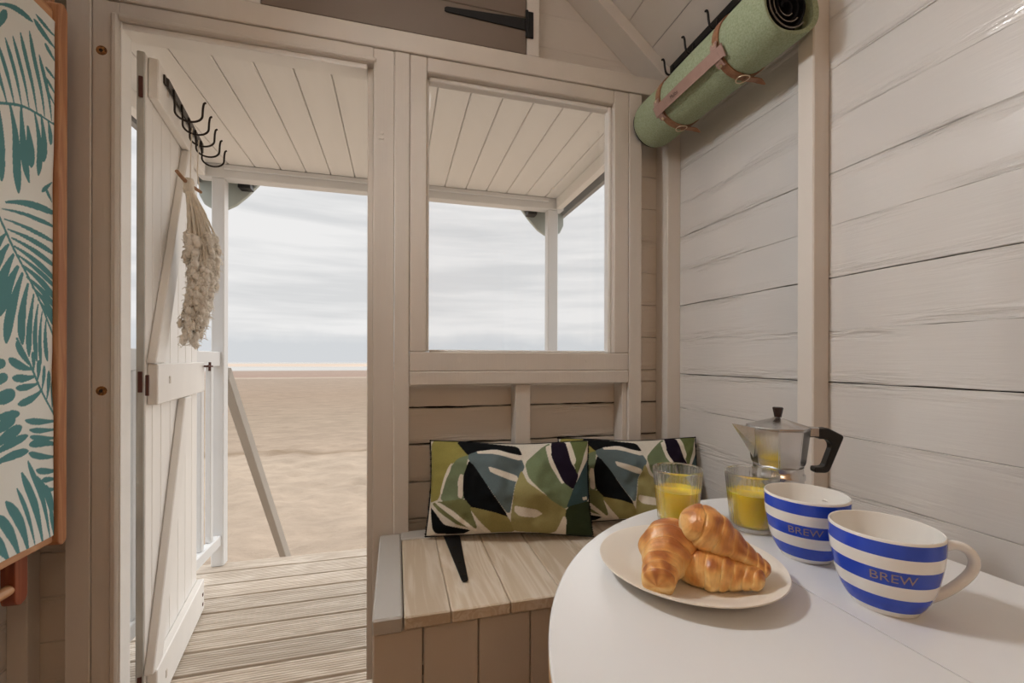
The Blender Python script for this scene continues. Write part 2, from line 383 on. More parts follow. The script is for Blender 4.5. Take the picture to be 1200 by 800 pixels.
def box(name, x0, x1, y0, y1, z0, z1, m, parent=None, bev=0.002, seg=1):
    """bevelled board with its origin in its middle; equal boards share mesh data"""
    d = (round(x1 - x0, 4), round(y1 - y0, 4), round(z1 - z0, 4)); key = (d, m, bev, seg)
    if key not in BOXES:
        bm = bmesh.new(); bmesh.ops.create_cube(bm, size=1)
        for v in bm.verts: v.co = Vector((v.co.x * d[0], v.co.y * d[1], v.co.z * d[2]))
        if bev: bmesh.ops.bevel(bm, geom=list(bm.edges), offset=min(bev, 0.45 * min(d)), segments=seg, affect='EDGES', profile=0.5)
        me = bpy.data.meshes.new(name); bm.to_mesh(me); bm.free(); me.materials.append(M[m])
        BOXES[key] = me
    o = bpy.data.objects.new(name, BOXES[key])
    o.location = ((x0 + x1) / 2, (y0 + y1) / 2, (z0 + z1) / 2)
    return link(o, parent)


def prism(name, poly, axis, a0, a1, m, parent=None, bev=0.0):
    """extrude a 2D outline along an axis (0: outline is y,z; 1: x,z; 2: x,y)"""
    def p3(p, a):
        return {0: (a, p[0], p[1]), 1: (p[0], a, p[1]), 2: (p[0], p[1], a)}[axis]
    bm = bmesh.new()
    A = [bm.verts.new(p3(p, a0)) for p in poly]; B = [bm.verts.new(p3(p, a1)) for p in poly]
    bm.faces.new(A); bm.faces.new(B)
    for i in range(len(poly)):
        j = (i + 1) % len(poly); bm.faces.new((A[i], A[j], B[j], B[i]))
    bmesh.ops.recalc_face_normals(bm, faces=bm.faces)
    if bev: bmesh.ops.bevel(bm, geom=list(bm.edges), offset=bev, segments=1, affect='EDGES')
    return from_bm(name, bm, m, parent)


def tube_data(pts, r, sides=8, closed=False, flat=None):
    """sweep a circle (or a flat oval: flat=(a,b)) along points; r may be a list"""
    P = [Vector(p) for p in pts]; n = len(P)
    R = r if hasattr(r, '__len__') else [r] * n
    T = []
    for i in range(n):
        a = P[(i - 1) % n] if (closed or i > 0) else P[i]; b = P[(i + 1) % n] if (closed or i < n - 1) else P[i]
        t = b - a; T.append(t.normalized() if t.length > 1e-9 else Vector((0, 0, 1)))
    up = Vector((0, 0, 1)) if abs(T[0].z) < 0.9 else Vector((1, 0, 0))
    N = (up - T[0] * up.dot(T[0])).normalized()
    V, F = [], []
    for i in range(n):
        if i:
            N = (N - T[i] * N.dot(T[i]))
            N = N.normalized() if N.length > 1e-6 else T[i].orthogonal().normalized()
        B = T[i].cross(N)
        for k in range(sides):
            a = 2 * PI * k / sides
            if flat: V.append(P[i] + N * (math.cos(a) * flat[0] * R[i]) + B * (math.sin(a) * flat[1] * R[i]))
            else: V.append(P[i] + (N * math.cos(a) + B * math.sin(a)) * R[i])
    m = n if closed else n - 1
    for i in range(m):
        for k in range(sides):
            a, b = i * sides + k, i * sides + (k + 1) % sides
            c, d = ((i + 1) % n) * sides + (k + 1) % sides, ((i + 1) % n) * sides + k
            F.append((a, b, c, d))
    if not closed:
        F.append(tuple(range(sides - 1, -1, -1))); F.append(tuple((n - 1) * sides + k for k in range(sides)))
    return V, F


def tube(name, pts, r, m, parent=None, sides=8, closed=False, flat=None):
    V, F = tube_data(pts, r, sides, closed, flat)
    return from_data(name, V, F, m, parent, True, 50)


def tubes(name, lists, m, parent=None, sides=5):
    V, F = [], []
    for pts, r in lists:
        v, f = tube_data(pts, r, sides); o = len(V); V += v; F += [tuple(i + o for i in q) for q in f]
    return from_data(name, V, F, m, parent, True)


def lathe(name, prof, m, parent=None, seg=48, center=(0, 0, 0), angle=40, mfun=None, rfun=None):
    """profile (r,z) spun round z; ends at r=0 close up"""
    V, F, MI = [], [], []
    idx = []
    for r, z in prof:
        if r < 1e-6: idx.append([len(V)] * seg); V.append((center[0], center[1], center[2] + z))
        else:
            row = []
            for k in range(seg):
                a = 2 * PI * k / seg; rr = r if rfun is None else r * rfun(a, r, z)
                row.append(len(V)); V.append((center[0] + rr * math.cos(a), center[1] + rr * math.sin(a), center[2] + z))
            idx.append(row)
    for i in range(len(prof) - 1):
        for k in range(seg):
            q = [idx[i][k], idx[i][(k + 1) % seg], idx[i + 1][(k + 1) % seg], idx[i + 1][k]]
            q2 = []
            for x in q:
                if x not in q2: q2.append(x)
            if len(q2) >= 3:
                F.append(q2); MI.append(mfun(i) if mfun else 0)
    o = from_data(name, V, F, m, parent, True, angle)
    if mfun: o.data.polygons.foreach_set('material_index', MI)
    bm = bmesh.new(); bm.from_mesh(o.data); bmesh.ops.recalc_face_normals(bm, faces=bm.faces); bm.to_mesh(o.data); bm.free()
    return o


def smooth_closed(pts, n=8):
    """Catmull-Rom through points of an open polyline"""
    P = [Vector(p) for p in pts]; out = []
    for i in range(len(P) - 1):
        p0, p1, p2, p3 = P[max(i - 1, 0)], P[i], P[i + 1], P[min(i + 2, len(P) - 1)]
        for k in range(n):
            t = k / n
            out.append(0.5 * ((2 * p1) + (p2 - p0) * t + (2 * p0 - 5 * p1 + 4 * p2 - p3) * t * t + (3 * p1 - p0 - 3 * p2 + p3) * t ** 3))
    out.append(P[-1]); return out


def text_verts(s, size):
    """outline mesh of a word in the built-in font, centred on its own middle"""
    cu = bpy.data.curves.new('lettering', 'FONT'); cu.body = s; cu.size = size; cu.align_x = 'CENTER'; cu.align_y = 'CENTER'; cu.resolution_u = 3
    o = bpy.data.objects.new('lettering', cu); COL.objects.link(o)
    dg = bpy.context.evaluated_depsgraph_get(); me = o.evaluated_get(dg).to_mesh()
    v = [tuple(p.co) for p in me.vertices]; f = [tuple(q.vertices) for q in me.polygons]
    o.evaluated_get(dg).to_mesh_clear(); bpy.data.objects.remove(o); bpy.data.curves.remove(cu)
    return v, f


def in_poly(px, py, poly):
    r = np.zeros(px.shape, bool); n = len(poly)
    for i in range(n):
        x0, y0 = poly[i]; x1, y1 = poly[(i + 1) % n]
        if y0 == y1: continue
        c = ((y0 > py) != (y1 > py)) & (px < (x1 - x0) * (py - y0) / (y1 - y0) + x0)
        r ^= c
    return r


def round_poly(poly, it=2):
    P = [np.array(p, float) for p in poly]
    for _ in range(it):
        Q = []
        for i in range(len(P)):
            a, b = P[i], P[(i + 1) % len(P)]
            Q += [a * 0.88 + b * 0.12, a * 0.12 + b * 0.88]
        P = Q
    return [tuple(p) for p in P]


def set_cols(o, cols):
    at = o.data.color_attributes.new('Col', 'FLOAT_COLOR', 'POINT')
    at.data.foreach_set('color', np.asarray(cols, np.float32).ravel())


# ================================================================== THE SETTING
XL, XR = -0.97, 1.012          # inside faces of the side walls
YS, YB = 1.385, 1.458          # faces of the front studs / of the front boards behind them
YBACK = -1.30
DECKZ = -0.06
RIDGE_X, SLOPE = 0.02, 0.83
ROOF = lambda x: 2.206 + 0.83 * 0.8 - SLOPE * abs(x - RIDGE_X) - SLOPE * 0.02


def wavy_plank(name, axis, a0, a1, face, thick, z0, z1, m, parent, seed, amp=0.0012, step=0.05, tip=0.0, c0=.0025, c1=.0025):
    """horizontal wall board with worn, uneven long edges. axis 1: runs along y, face at x; axis 0: runs along x, face at y"""
    n = max(2, int((a1 - a0) / step)); V, F = [], []
    ss = 1 if thick > 0 else -1
    for i in range(n + 1):
        a = a0 + (a1 - a0) * i / n
        w0 = amp * mnoise.noise((a * 9.0, seed * 3.7, 0.0)) + amp * 0.7 * mnoise.noise((a * 31.0, seed * 1.7, 4.0))
        w1 = amp * mnoise.noise((a * 8.0, seed * 2.9, 9.0)) + amp * 0.7 * mnoise.noise((a * 29.0, seed * 1.3, 7.0))
        prof = [(face + ss * c0, z0 + w0), (face + tip, z0 + c0 + w0), (face, z1 - c1 + w1), (face + ss * c1, z1 + w1), (face + thick, z1 + w1), (face + thick, z0 + w0)]
        for f_, z in prof: V.append((f_, a, z) if axis == 1 else (a, f_, z))
    for i in range(n):
        for k in range(6):
            F.append((i * 6 + k, i * 6 + (k + 1) % 6, (i + 1) * 6 + (k + 1) % 6, (i + 1) * 6 + k))
    F.append(tuple(range(6))); F.append(tuple(n * 6 + k for k in range(5, -1, -1)))
    o = from_data(name, V, F, m, parent)
    bm = bmesh.new(); bm.from_mesh(o.data); bmesh.ops.recalc_face_normals(bm, faces=bm.faces); bm.to_mesh(o.data); bm.free()
    return o


# ---- right wall
wr = empty('wall_right', (XR, 0, 0), kind='structure', label='cream painted wall of horizontal boards beside the breakfast table')
seams = [-0.05, 0.07, 0.195, 0.32, 0.445, 0.57, 0.69, 0.82, 0.945, 1.07, 1.196, 1.321, 1.447, 1.572, 1.697, 1.822, 1.947, 2.06]
dark = {0.69: .0012, 0.82: .001, 0.945: .0022, 1.07: .0003, 1.196: .0020, 1.321: .0004, 1.447: .0016, 1.572: .0003, 1.697: .0004}
for i in range(len(seams) - 1):
    g0, g1 = dark.get(seams[i], .0008) / 2, dark.get(seams[i + 1], .0008) / 2
    wavy_plank('plank', 1, YBACK, YB + .02, XR + random.uniform(-.0007, .0007), .02, seams[i] + g0, seams[i + 1] - g1, 'plank', wr, i * 1.37, .0011, .04, 0, .0003 + g0, .0003 + g1)
box('backing', XR + .021, XR + .035, YBACK - .02, YB + .06, -.2, 2.06, 'gap', wr, 0)
for y0, y1 in ((.815, .859), (.19, .234), (-.42, -.376), (-1.05, -1.006)):
    box('stud', .962, XR, y0, y1, 0, 2.0, 'post', wr, .003)
box('wall_plate', .9645, XR, YBACK, YS - .002, 1.985, 2.058, 'post', wr, .003)
# ---- left wall
wlf = empty('wall_left', (XL, 0, 0), kind='structure', label='cream painted wall of horizontal boards behind the folded deckchair')
for i in range(len(seams) - 1):
    wavy_plank('plank', 1, YBACK, YB + .02, XL + random.uniform(-.0007, .0007), -.02, seams[i] + .0006, seams[i + 1] - .0006, 'plank', wlf, i * 2.11 + 50, .0009, .08, 0, .0012, .0012)
box('backing', XL - .035, XL - .021, YBACK - .02, YB + .06, -.2, 2.06, 'gap', wlf, 0)
for y0, y1 in ((.60, .65), (-.15, -.10), (-.9, -.85)):
    box('stud', XL, -.925, y0, y1, 0, 2.0, 'post', wlf, .003)
# ---- back wall, behind the photographer
wb = empty('wall_back', (0, YBACK, 0), kind='structure', label='unseen back wall of the hut, pine boarded to bounce warm light')
for i in range(len(seams) - 1):
    wavy_plank('plank', 0, XL, XR, YBACK, -.02, seams[i] + .0006, seams[i + 1] - .0006, 'back_boards', wb, i * 1.9 + 90, .0009, .2)
for i, z in enumerate(np.arange(2.06, 2.83, .12)):
    hw = max(.05, (2.87 - z) / SLOPE)
    wavy_plank('plank', 0, max(XL, RIDGE_X - hw), min(XR, RIDGE_X + hw), YBACK, -.02, z + .0006, z + .1194, 'back_boards', wb, i * 1.9 + 120, .0009, .2)
box('backing', XL - .03, XR + .03, YBACK - .035, YBACK - .021, -.2, 2.95, 'gap', wb, 0)
# ---- floor
fl = empty('floor', (0, 0, 0), kind='structure', label='wooden floorboards inside the hut')
for i in range(16):
    x0 = XL + i * (XR - XL) / 16
    box('floorboard', x0 + .001, x0 + (XR - XL) / 16 - .001, YBACK, YS + .005, -.022, 0, 'floorwood', fl, .002)
# ---- front wall: studs, lintel, boards
wf = empty('wall_front', (0, YS, 0), kind='structure', label='cream framed front wall with doorway and window towards the beach')
FR = lambda n, x0, x1, z0, z1, y0=YS, y1=YB, m='frame', bev=.002: box(n, x0, x1, y0, y1, z0, z1, m, wf, bev)
FR('stud', -.830, -.7765, 0, 1.948)
FR('stud', -.7755, -.716, 0, 1.948, YS + .003, 1.440)
FR('stud', -.069, -.0075, 0, 1.948, YS + .003)
FR('stud', -.0065, .0385, 0, 1.948)
FR('stud', .801, .851, 0, 1.948)
FR('stud', .386, .438, .44, .914, YS + .012)
FR('stud', .781, .8005, .44, .914, YS + .012)
FR('corner_post', .958, XR, 0, 2.0, m='post')
FR('corner_post', XL, -.926, 0, 2.0, YS + .03, m='post')
FR('lintel', XL, XR, 1.9495, 2.011, YS - .004)
FR('door_head', -.716, -.069, 1.901, 1.9485, YS + .002)
# door lining and the stop bead round the opening
FR('door_lining', -.7158, -.7135, 0, 1.901, YS + .008, 1.439, 'porch_ceiling', .0005)
FR('door_lining', -.0875, -.0695, 0, 1.901, YS + .03, YB - .004, 'frame')
FR('door_lining', -.7155, -.088, 1.884, 1.9005, YS + .012, YB - .004, 'porch_ceiling')
FR('stop_bead', -.732, -.7165, 0, 1.9145, YS - .006, YS + .0025, bev=.004)
FR('stop_bead', -.716, -.060, 1.9015, 1.9145, YS - .006, YS + .0015, bev=.004)
fseams = [-.015, .107, .228, .35, .471, .593, .716, .837, .915]
fsg = {.837: .0050, .716: .0058, .593: .0036, .471: .003}
k = 0
for (x0, x1, zt) in ((.0385, .801, .915), (XL, -.83, 1.95), (.851, XR, 1.95)):
    zs = [z for z in fseams if z < zt - .01] + ([zt] if zt < 1 else [.96 + .1215 * j for j in range(9)] + [1.95])
    for i in range(len(zs) - 1):
        g0, g1 = fsg.get(zs[i], .0012) / 2, fsg.get(zs[i + 1], .0012) / 2
        wavy_plank('plank', 0, x0 - .005, x1 + .005, YB, .02, zs[i] + g0, zs[i + 1] - g1, 'plank_front', wf, k * 1.91 + 7, .0028 if zt < 1 else .0008, .018 if zt < 1 else .05); k += 1
box('backing', .02, .82, YB + .021, YB + .03, -.1, .915, 'gap', wf, 0)
box('backing', .845, XR + .03, YB + .021, YB + .03, -.1, 1.97, 'gap', wf, 0)
box('backing', XL - .03, -.825, YB + .021, YB + .03, -.1, 1.97, 'gap', wf, 0)
# bare knots and dowel plugs in the framing


def disc(name, x, y, z, r, m, parent, depth=.0015):
    n = 14
    prism(name, [(x + r * math.cos(2 * PI * i / n), z + r * math.sin(2 * PI * i / n)) for i in range(n)], 1, y - depth, y + .002, m, parent)


for (x, z) in ((-.7545, 1.812), (-.753, .912)):
    disc('knot', x, YS + .003, z, .0125, 'knot', wf, .0008); disc('knot_core', x - .001, YS + .0022, z, .0045, 'gap', wf, .0006)
for (x, z) in ((.011 - .055, 1.69), (.004 - .055, 1.675), (.012 - .055, 1.675)):
    disc('nail_head', x, YS + .003, z, .0045, 'knot_painted', wf, .0025)
# ---- gable above the lintel
gb = empty('wall_gable', (0, 1.485, 2.0), kind='structure', label='white boarded gable above the lintel')
for i in range(8):
    z0 = 2.005 + .122 * i; z1 = z0 + .1212
    hw0, hw1 = (2.87 - z0) / SLOPE, max(.004, (2.87 - z1) / SLOPE)
    a, b = max(XL, RIDGE_X - hw0), min(XR, RIDGE_X + hw0); a1, b1 = max(XL, RIDGE_X - hw1), min(XR, RIDGE_X + hw1)
    prism('plank', [(a, z0), (b, z0), (b1, z1), (a1, z1)], 1, 1.487, 1.503, 'plank_roof', gb, 0)
FRg = lambda n, x0, x1, z0, z1, y0, y1, m: box(n, x0, x1, y0, y1, z0, z1, m, gb, .002)
FRg('batten', .4185, .462, 2.0115, 2.36, YS - .002, 1.487, 'plank_roof')
FRg('batten', -.422, -.3785, 2.0115, 2.36, YS - .002, 1.487, 'plank_roof')
# ---- roof: boards running front to back, rafters, outer covering
for side, nm in ((1, 'right'), (-1, 'left')):
    rf = empty('ceiling_' + nm, (RIDGE_X + side * .5, 0, 2.4), kind='structure', label='white boarded roof slope on the %s side' % nm)
    L = (1.10) / math.cos(math.atan(SLOPE)); cs, sn_ = math.cos(math.atan(SLOPE)), math.sin(math.atan(SLOPE))
    zr = ROOF(RIDGE_X)
    pt = lambda d, h: (RIDGE_X + side * (d * cs + h * sn_), zr - d * sn_ + h * cs)
    # seams measured on the photograph fix the first board edge
    d0 = .043
    for i in range(11):
        a, b = d0 + i * .1215 - .1215, d0 + (i + 1) * .1215 - .1215
        a, b = max(a, 0) + .0009, b - .0009
        prism('roof_board', [pt(a, .0), pt(b, .0), pt(b, .016), pt(a, .016)], 1, YBACK - .02, 1.503, 'plank_roof', rf, .0008)
    prism('roof_felt', [pt(-.02, .017), pt(L - .03, .017), pt(L - .03, .03), pt(-.02, .03)], 1, YBACK - .1, 2.72, 'fascia', rf)
    for y0, y1 in ((YS, 1.487), (.30, .35), (-.75, -.70)):
        h0 = -.044 if y0 > 1 else -.07
        prism('rafter', [pt(0, h0), pt(L - .06, h0), pt(L - .06, -.001), pt(0, -.001)], 1, y0, y1, 'plank_roof', rf, .002)
    prism('fascia_board', [(RIDGE_X + side * 1.02, 1.925), (RIDGE_X + side * 1.045, 1.925), (RIDGE_X + side * 1.045, 2.03), (RIDGE_X + side * 1.02, 2.03)], 1, YB + .03, 2.70, 'fascia', rf)

# ---- window: frame, beads, pane
w1 = empty('window_1', (.42, YS, .92), kind='structure', label='cream framed fixed window over the storage bench')
WB = lambda n, x0, x1, z0, z1, y0=YS + .001, y1=YB - .01, m='frame', bev=.003: box(n, x0, x1, y0, y1, z0, z1, m, w1, bev)
WB('stile', .0395, .092, 1.0205, 1.948); WB('stile', .742, .8, 1.0205, 1.948)
WB('head_rail', .0925, .7415, 1.901, 1.948); WB('bottom_rail', .0395, .8, .959, 1.02)
WB('sill_rail', .0395, .8, .915, .9585, YS - .001)
WB('bead', .0925, .101, 1.0215, 1.9, YS + .035, YS + .05, 'porch_ceiling'); WB('bead', .728, .7415, 1.0215, 1.9, YS + .02, YS + .05, 'porch_ceiling')
WB('bead', .1015, .7275, 1.885, 1.9, YS + .02, YS + .05, 'porch_ceiling'); WB('bead', .1015, .7275, 1.0205, 1.028, YS + .035, YS + .05, 'porch_ceiling')
box('pane', .095, .735, YS + .052, YS + .056, 1.022, 1.895, 'glass_pane', w1, 0)
for x in (.1955, .642): disc('plug', x, YS + .001, .995, .009, 'knot_painted', w1, .0012)

# ---- hatch over the lintel (cupboard door in the gable)
h = empty('door_2', (.02, YS, 2.015), kind='structure', label='taupe painted hatch door above the lintel with black strap hinge')
box('hatch_panel', -.3765, .4165, YS - .001, YS + .02, 2.0135, 2.135, 'hatch', h, .002)
box('hatch_panel', -.3765, .4165, YS - .001, YS + .02, 2.1365, 2.262, 'hatch', h, .002)
box('hatch_panel', -.3765, .4165, YS - .001, YS + .02, 2.2635, 2.36, 'hatch', h, .002)
prism('strap_hinge', [(.145, 2.110), (.152, 2.1145), (.416, 2.130), (.416, 2.090), (.152, 2.0975), (.145, 2.1)], 1, YS - .006, YS - .001, 'iron', h, .001)
box('hinge_plate', .4175, .440, YS - .008, YS - .0021, 2.066, 2.154, 'iron', h, .002)
tube('hinge_barrel', [(.417, YS - .007, 2.066), (.417, YS - .007, 2.154)], .005, 'iron', h)

# ---- door, swung right out over the porch
DA = math.atan2(.61, -.10)
dr = empty('door_1', (-.70, 1.462, -.05), DA, world=False, kind='structure', label='cream ledged and braced plank door swung open over the porch')
DB = lambda n, s0, s1, y0, y1, z0, z1, m='door', bev=.002, par=dr: box(n, s0, s1, y0, y1, z0 + .05, z1 + .05, m, par, bev)
sx = [0.032, .09, .170, .265, .36, .455, .545, .632]
for i in range(7): DB('plank', sx[i] + .0008, sx[i + 1] - .0008, 0, .02, -.05, 1.885, bev=.003)
DB('edge_strip', .024, .0315, .001, .0195, -.05, 1.885, 'door_edge')
for z0, z1 in ((1.765, 1.885), (.86, .982), (-.05, .075)): DB('ledge', .045, .634, -.026, -.0005, z0, z1, bev=.003)


def slant(s0, z0, s1, z1, w):
    prism('brace', [(s0, z0 + .05), (s0 + w, z0 + .05), (s1, z1 + .05), (s1 - w, z1 + .05)], 1, -.024, -.0005, 'door', dr, .003)


slant(.035, .984, .475, 1.763, .085); slant(.02, .078, .44, .857, .085)
for z in (.93, 1.78, .05): DB('hinge', .0185, .0235, .004, .014, z - .03, z + .03, 'rust', .001)
DB('hinge_rust_plate', .016, .023, -.012, -.004, .89, .95, 'rust', .001)
for s_, z in ((.16, .93), (.13, 1.83), (.13, .01)): DB('nail_head', s_ - .006, s_ + .006, -.028, -.0255, z - .012, z + .012, 'knot_painted', .002)
for z in (-.02, .02): DB('screw', .60, .612, -.028, -.0255, z - .006, z + .006, 'rust', .001)
# ---- porch deck
dk = empty('porch_deck', (0, 2.0, DECKZ), kind='structure', label='weathered grooved decking boards of the porch')
lines = [1.30, 1.422, 1.553, 1.675, 1.804, 1.932, 2.062, 2.188, 2.315, 2.45, 2.556]
for i in range(len(lines) - 1):
    y0, y1 = lines[i] + .0075, lines[i + 1] - .0075
    P = [(y0, DECKZ - .024), (y0, DECKZ - .002), (y0 + .002, DECKZ)]
    ng = 8; w = (y1 - y0 - .012) / ng
    for g in range(ng):
        c = y0 + .006 + w * (g + .5)
        P += [(c - w * .22, DECKZ), (c - w * .12, DECKZ - .0025), (c + w * .12, DECKZ - .0025), (c + w * .22, DECKZ)]
    P += [(y1 - .002, DECKZ), (y1, DECKZ - .002), (y1, DECKZ - .024)]
    prism('deck_board', P, 0, -1.0, 1.05, 'deck', dk)
for x in (-.95, -.3, .35, .98): box('joist', x - .022, x + .022, 1.43, 2.545, DECKZ - .13, DECKZ - .0245, 'deck', dk, .002)
box('edge_board', -1.0, 1.05, 2.5565, 2.575, DECKZ - .14, DECKZ - .012, 'deck', dk, .002)
# ---- porch roof: ceiling boards, beams, bargeboards
pr_ = empty('porch_roof', (0, 2.0, 1.98), kind='structure', label='white boarded porch ceiling with beams and shaped bargeboards')
PZ = 1.982
xs = [-.97] + [-.827 + .1215 * i for i in range(15)] + [.985]
for i in range(len(xs) - 1): box('ceiling_board', xs[i] + .0016, xs[i + 1] - .0016, YB + .02, 2.50, PZ, PZ + .014, 'porch_ceiling', pr_, .0035)
box('ceiling_backing', -.97, .985, YB + .02, 2.6, PZ + .0145, PZ + .02, 'porch_ceiling', pr_, 0)
box('front_beam', -.97, 1.0, 2.508, 2.575, 1.915, PZ + .014, 'white_ext', pr_, .004)
box('beam_bead', -.85, .90, 2.494, 2.5075, 1.955, PZ - .0005, 'white_ext', pr_, .004)
for x0, x1 in ((.945, .985), (-.97, -.93)): box('side_beam', x0, x1, YB + .021, 2.4935, 1.915, PZ - .0005, 'porch_ceiling', pr_, .003)


def barge(sd):
    lower = [(.10, 2.53), (.745, 1.965), (.82, 1.875), (.87, 1.825), (.92, 1.795), (.975, 1.79), (1.02, 1.815), (1.045, 1.865), (1.045, 1.94), (.90, 2.08), (.10, 2.74)]
    prism('bargeboard', [(RIDGE_X + sd * (x - .015), z) for x, z in lower], 1, 2.64, 2.665, 'barge', pr_, .003)


barge(1); barge(-1)
for sd in (-1, 1): box('bracket_block', RIDGE_X + sd * .80 - .03, RIDGE_X + sd * .80 + .03, 2.58, 2.64, 1.90, 1.97, 'iron', pr_, .002)
box('ridge_block', RIDGE_X - .1, RIDGE_X + .1, 2.64, 2.665, 2.49, 2.78, 'barge', pr_, .003)
for (x0, x1) in ((-.905, -.848), (.897, .962)):
    o = box('porch_post', x0, x1, 2.51, 2.57, DECKZ, 1.9145, 'white_ext', None, .004)
    tag(o, 'white porch post %s' % ('beside the open door at the railing end' if x0 < 0 else 'seen through the window glass'), 'post', 'porch posts', 'structure')

# ---- ground and sea
def smooth_noise(ny, nx, cell, rng):
    gy, gx = int(ny / cell) + 3, int(nx / cell) + 3; g = rng.standard_normal((gy, gx))
    y = np.arange(ny) / cell; x = np.arange(nx) / cell; iy, ix = y.astype(int), x.astype(int)
    fy, fx = (y - iy)[:, None], (x - ix)[None, :]; fy = fy * fy * (3 - 2 * fy); fx = fx * fx * (3 - 2 * fx)
    A = g[iy][:, ix]; B = g[iy][:, ix + 1]; C_ = g[iy + 1][:, ix]; D = g[iy + 1][:, ix + 1]
    return (A * (1 - fx) + B * fx) * (1 - fy) + (C_ * (1 - fx) + D * fx) * fy


GZ = -.75
ys = np.concatenate([[-6, 0, 2.0, 3.0], np.arange(3.4, 12, .045), np.geomspace(12, 66, 90), [80, 200]])
xs_ = np.concatenate([[-220, -60, -25, -12], np.arange(-6.5, 5.5, .06), [9, 16, 30, 60, 220]])
Xg, Yg = np.meshgrid(xs_, ys)
hn = 1.7 * .012 * smooth_noise(len(ys), len(xs_), 4, RNG) + .02 * smooth_noise(len(ys), len(xs_), 9, RNG) + .006 * smooth_noise(len(ys), len(xs_), 2, RNG)
fade = np.clip(1.0 - (Yg - 7) / 5, 0.12, 1) * (Yg > 2.9) * (np.abs(Xg) < 6.4)
Zg = GZ + hn * fade
Zg = np.where(Yg > 67, GZ - .3, Zg)
nx, ny = len(xs_), len(ys)
idx = np.arange(nx * ny).reshape(ny, nx)
F = np.stack([idx[:-1, :-1], idx[:-1, 1:], idx[1:, 1:], idx[1:, :-1]], -1).reshape(-1, 4)
g = from_data('ground', np.stack([Xg, Yg, Zg], -1).reshape(-1, 3), F, 'sand', None, True)
tag(g, 'wide flat beach of pale dry sand', None, None, 'structure')
sea = from_data('sea', [(-220, 64, GZ - .02), (220, 64, GZ - .02), (220, 196, GZ - .02), (-220, 196, GZ - .02)], [(0, 1, 2, 3)], 'sea')
tag(sea, 'thin band of grey sea on the horizon', None, None, 'structure')
V = []
for x in np.linspace(-200, 200, 60):
    y0 = 98 + 4 * mnoise.noise((x * .05, 0, 0)); V += [(x, y0, GZ - .019), (x, y0 + 10, GZ + .01), (x, 150 + 6 * mnoise.noise((x * .04, 5, 0)), GZ - .019)]
sb = from_data('sandbank', V, [q for i in range(59) for q in ((3 * i, 3 * i + 3, 3 * i + 4, 3 * i + 1), (3 * i + 1, 3 * i + 4, 3 * i + 5, 3 * i + 2))], 'sandbank', None, True)
tag(sb, 'low wet sandbank far out in the shallow sea', None, None, 'structure')

# ---- porch railing and the raking handrail beyond it
ra = empty('porch_railing', (-.876, 2.1, DECKZ), label='white railing with square balusters along the left side of the porch', cat='railing')
box('top_rail', -.90, -.862, 1.49, 2.509, .957, 1.032, 'white_ext', ra, .004)
box('bottom_rail', -.895, -.858, 1.49, 2.509, .045, .10, 'white_ext', ra, .004)
for i in range(9): box('baluster', -.893, -.868, 1.545 + i * .108, 1.577 + i * .108, .1005, .9565, 'white_ext', ra, .003)
box('post', -.905, -.858, 1.462, 1.489, DECKZ, 1.05, 'white_ext', ra, .003)
d = Vector((0, 3.95 - 2.572, -.66 - .96)).normalized(); nrm = Vector((0, -d.z, d.y)); hw = .048
p0, p1 = Vector((0, 2.572, .92)), Vector((0, 4.02, -.77))
q = [p0 + nrm * hw, p0 - nrm * hw, p1 - nrm * hw, p1 + nrm * hw]
q[0].y = max(q[0].y, 2.5715); q[1].y = 2.5715
o = prism('stair_handrail', [(v.y, v.z) for v in q], 0, -.892, -.846, 'grey_timber', None, .004)
tag(o, 'sloping white timber handrail running down from the porch post to the sand', 'handrail')

# ================================================================== FURNITURE
# ---- storage bench
be = empty('storage_bench', (.48, 1.16, 0), label='grey panelled storage bench with pine lid under the window', cat='bench')
BX0 = -.047
fx = [BX0, .057, .178, .298] + [.298 + .1205 * i for i in range(1, 6)] + [XR - .012]
for i in range(len(fx) - 1): box('front_panel', fx[i] + .0012, fx[i + 1] - .0012, .945, .962, .02, .425, 'bench_grey', be, .003)
for i in range(4): box('end_panel', BX0, BX0 + .016, .963 + i * .104, .963 + (i + 1) * .104 - .002, .02, .425, 'bench_grey', be, .002)
box('plinth', BX0 + .02, XR - .012, .97, 1.37, 0, .02, 'bench_grey', be, .002)
box('end_trim', BX0, .0145, .934, YS - .005, .4255, .4605, 'bench_trim', be, .004)
box('back_trim', .015, XR - .052, 1.335, YS + .008, .4255, .4605, 'bench_trim', be, .003)
lid = [.0165, .1165, .2485, .3755, .5025, .6295, .7565, .8835, .958]
for i in range(len(lid) - 1):
    b_ = box('lid_board', lid[i] + .0007, lid[i + 1] - .0007, .934, 1.333, .43, .458, 'pine', be, .003)
prism('strap_hinge', [(.137, 1.37), (.191, 1.37), (.180, 1.2), (.170, 1.046), (.166, 1.040), (.158, 1.040), (.154, 1.046), (.146, 1.2)], 2, .4607, .464, 'iron', be, .001)
for y in (1.07, 1.14, 1.23): prism('screw', [(.162 + .006 * math.cos(a), y + .006 * math.sin(a)) for a in np.linspace(0, 2 * PI, 10)[:-1]], 2, .4638, .4652, 'iron_brown', be)

# ---- round drop-leaf table
TC, TR, TZ = (.615, .240), .497, .72
tb = empty('drop_leaf_table', (TC[0], TC[1], 0), label='white round drop-leaf table laid for breakfast', cat='table')


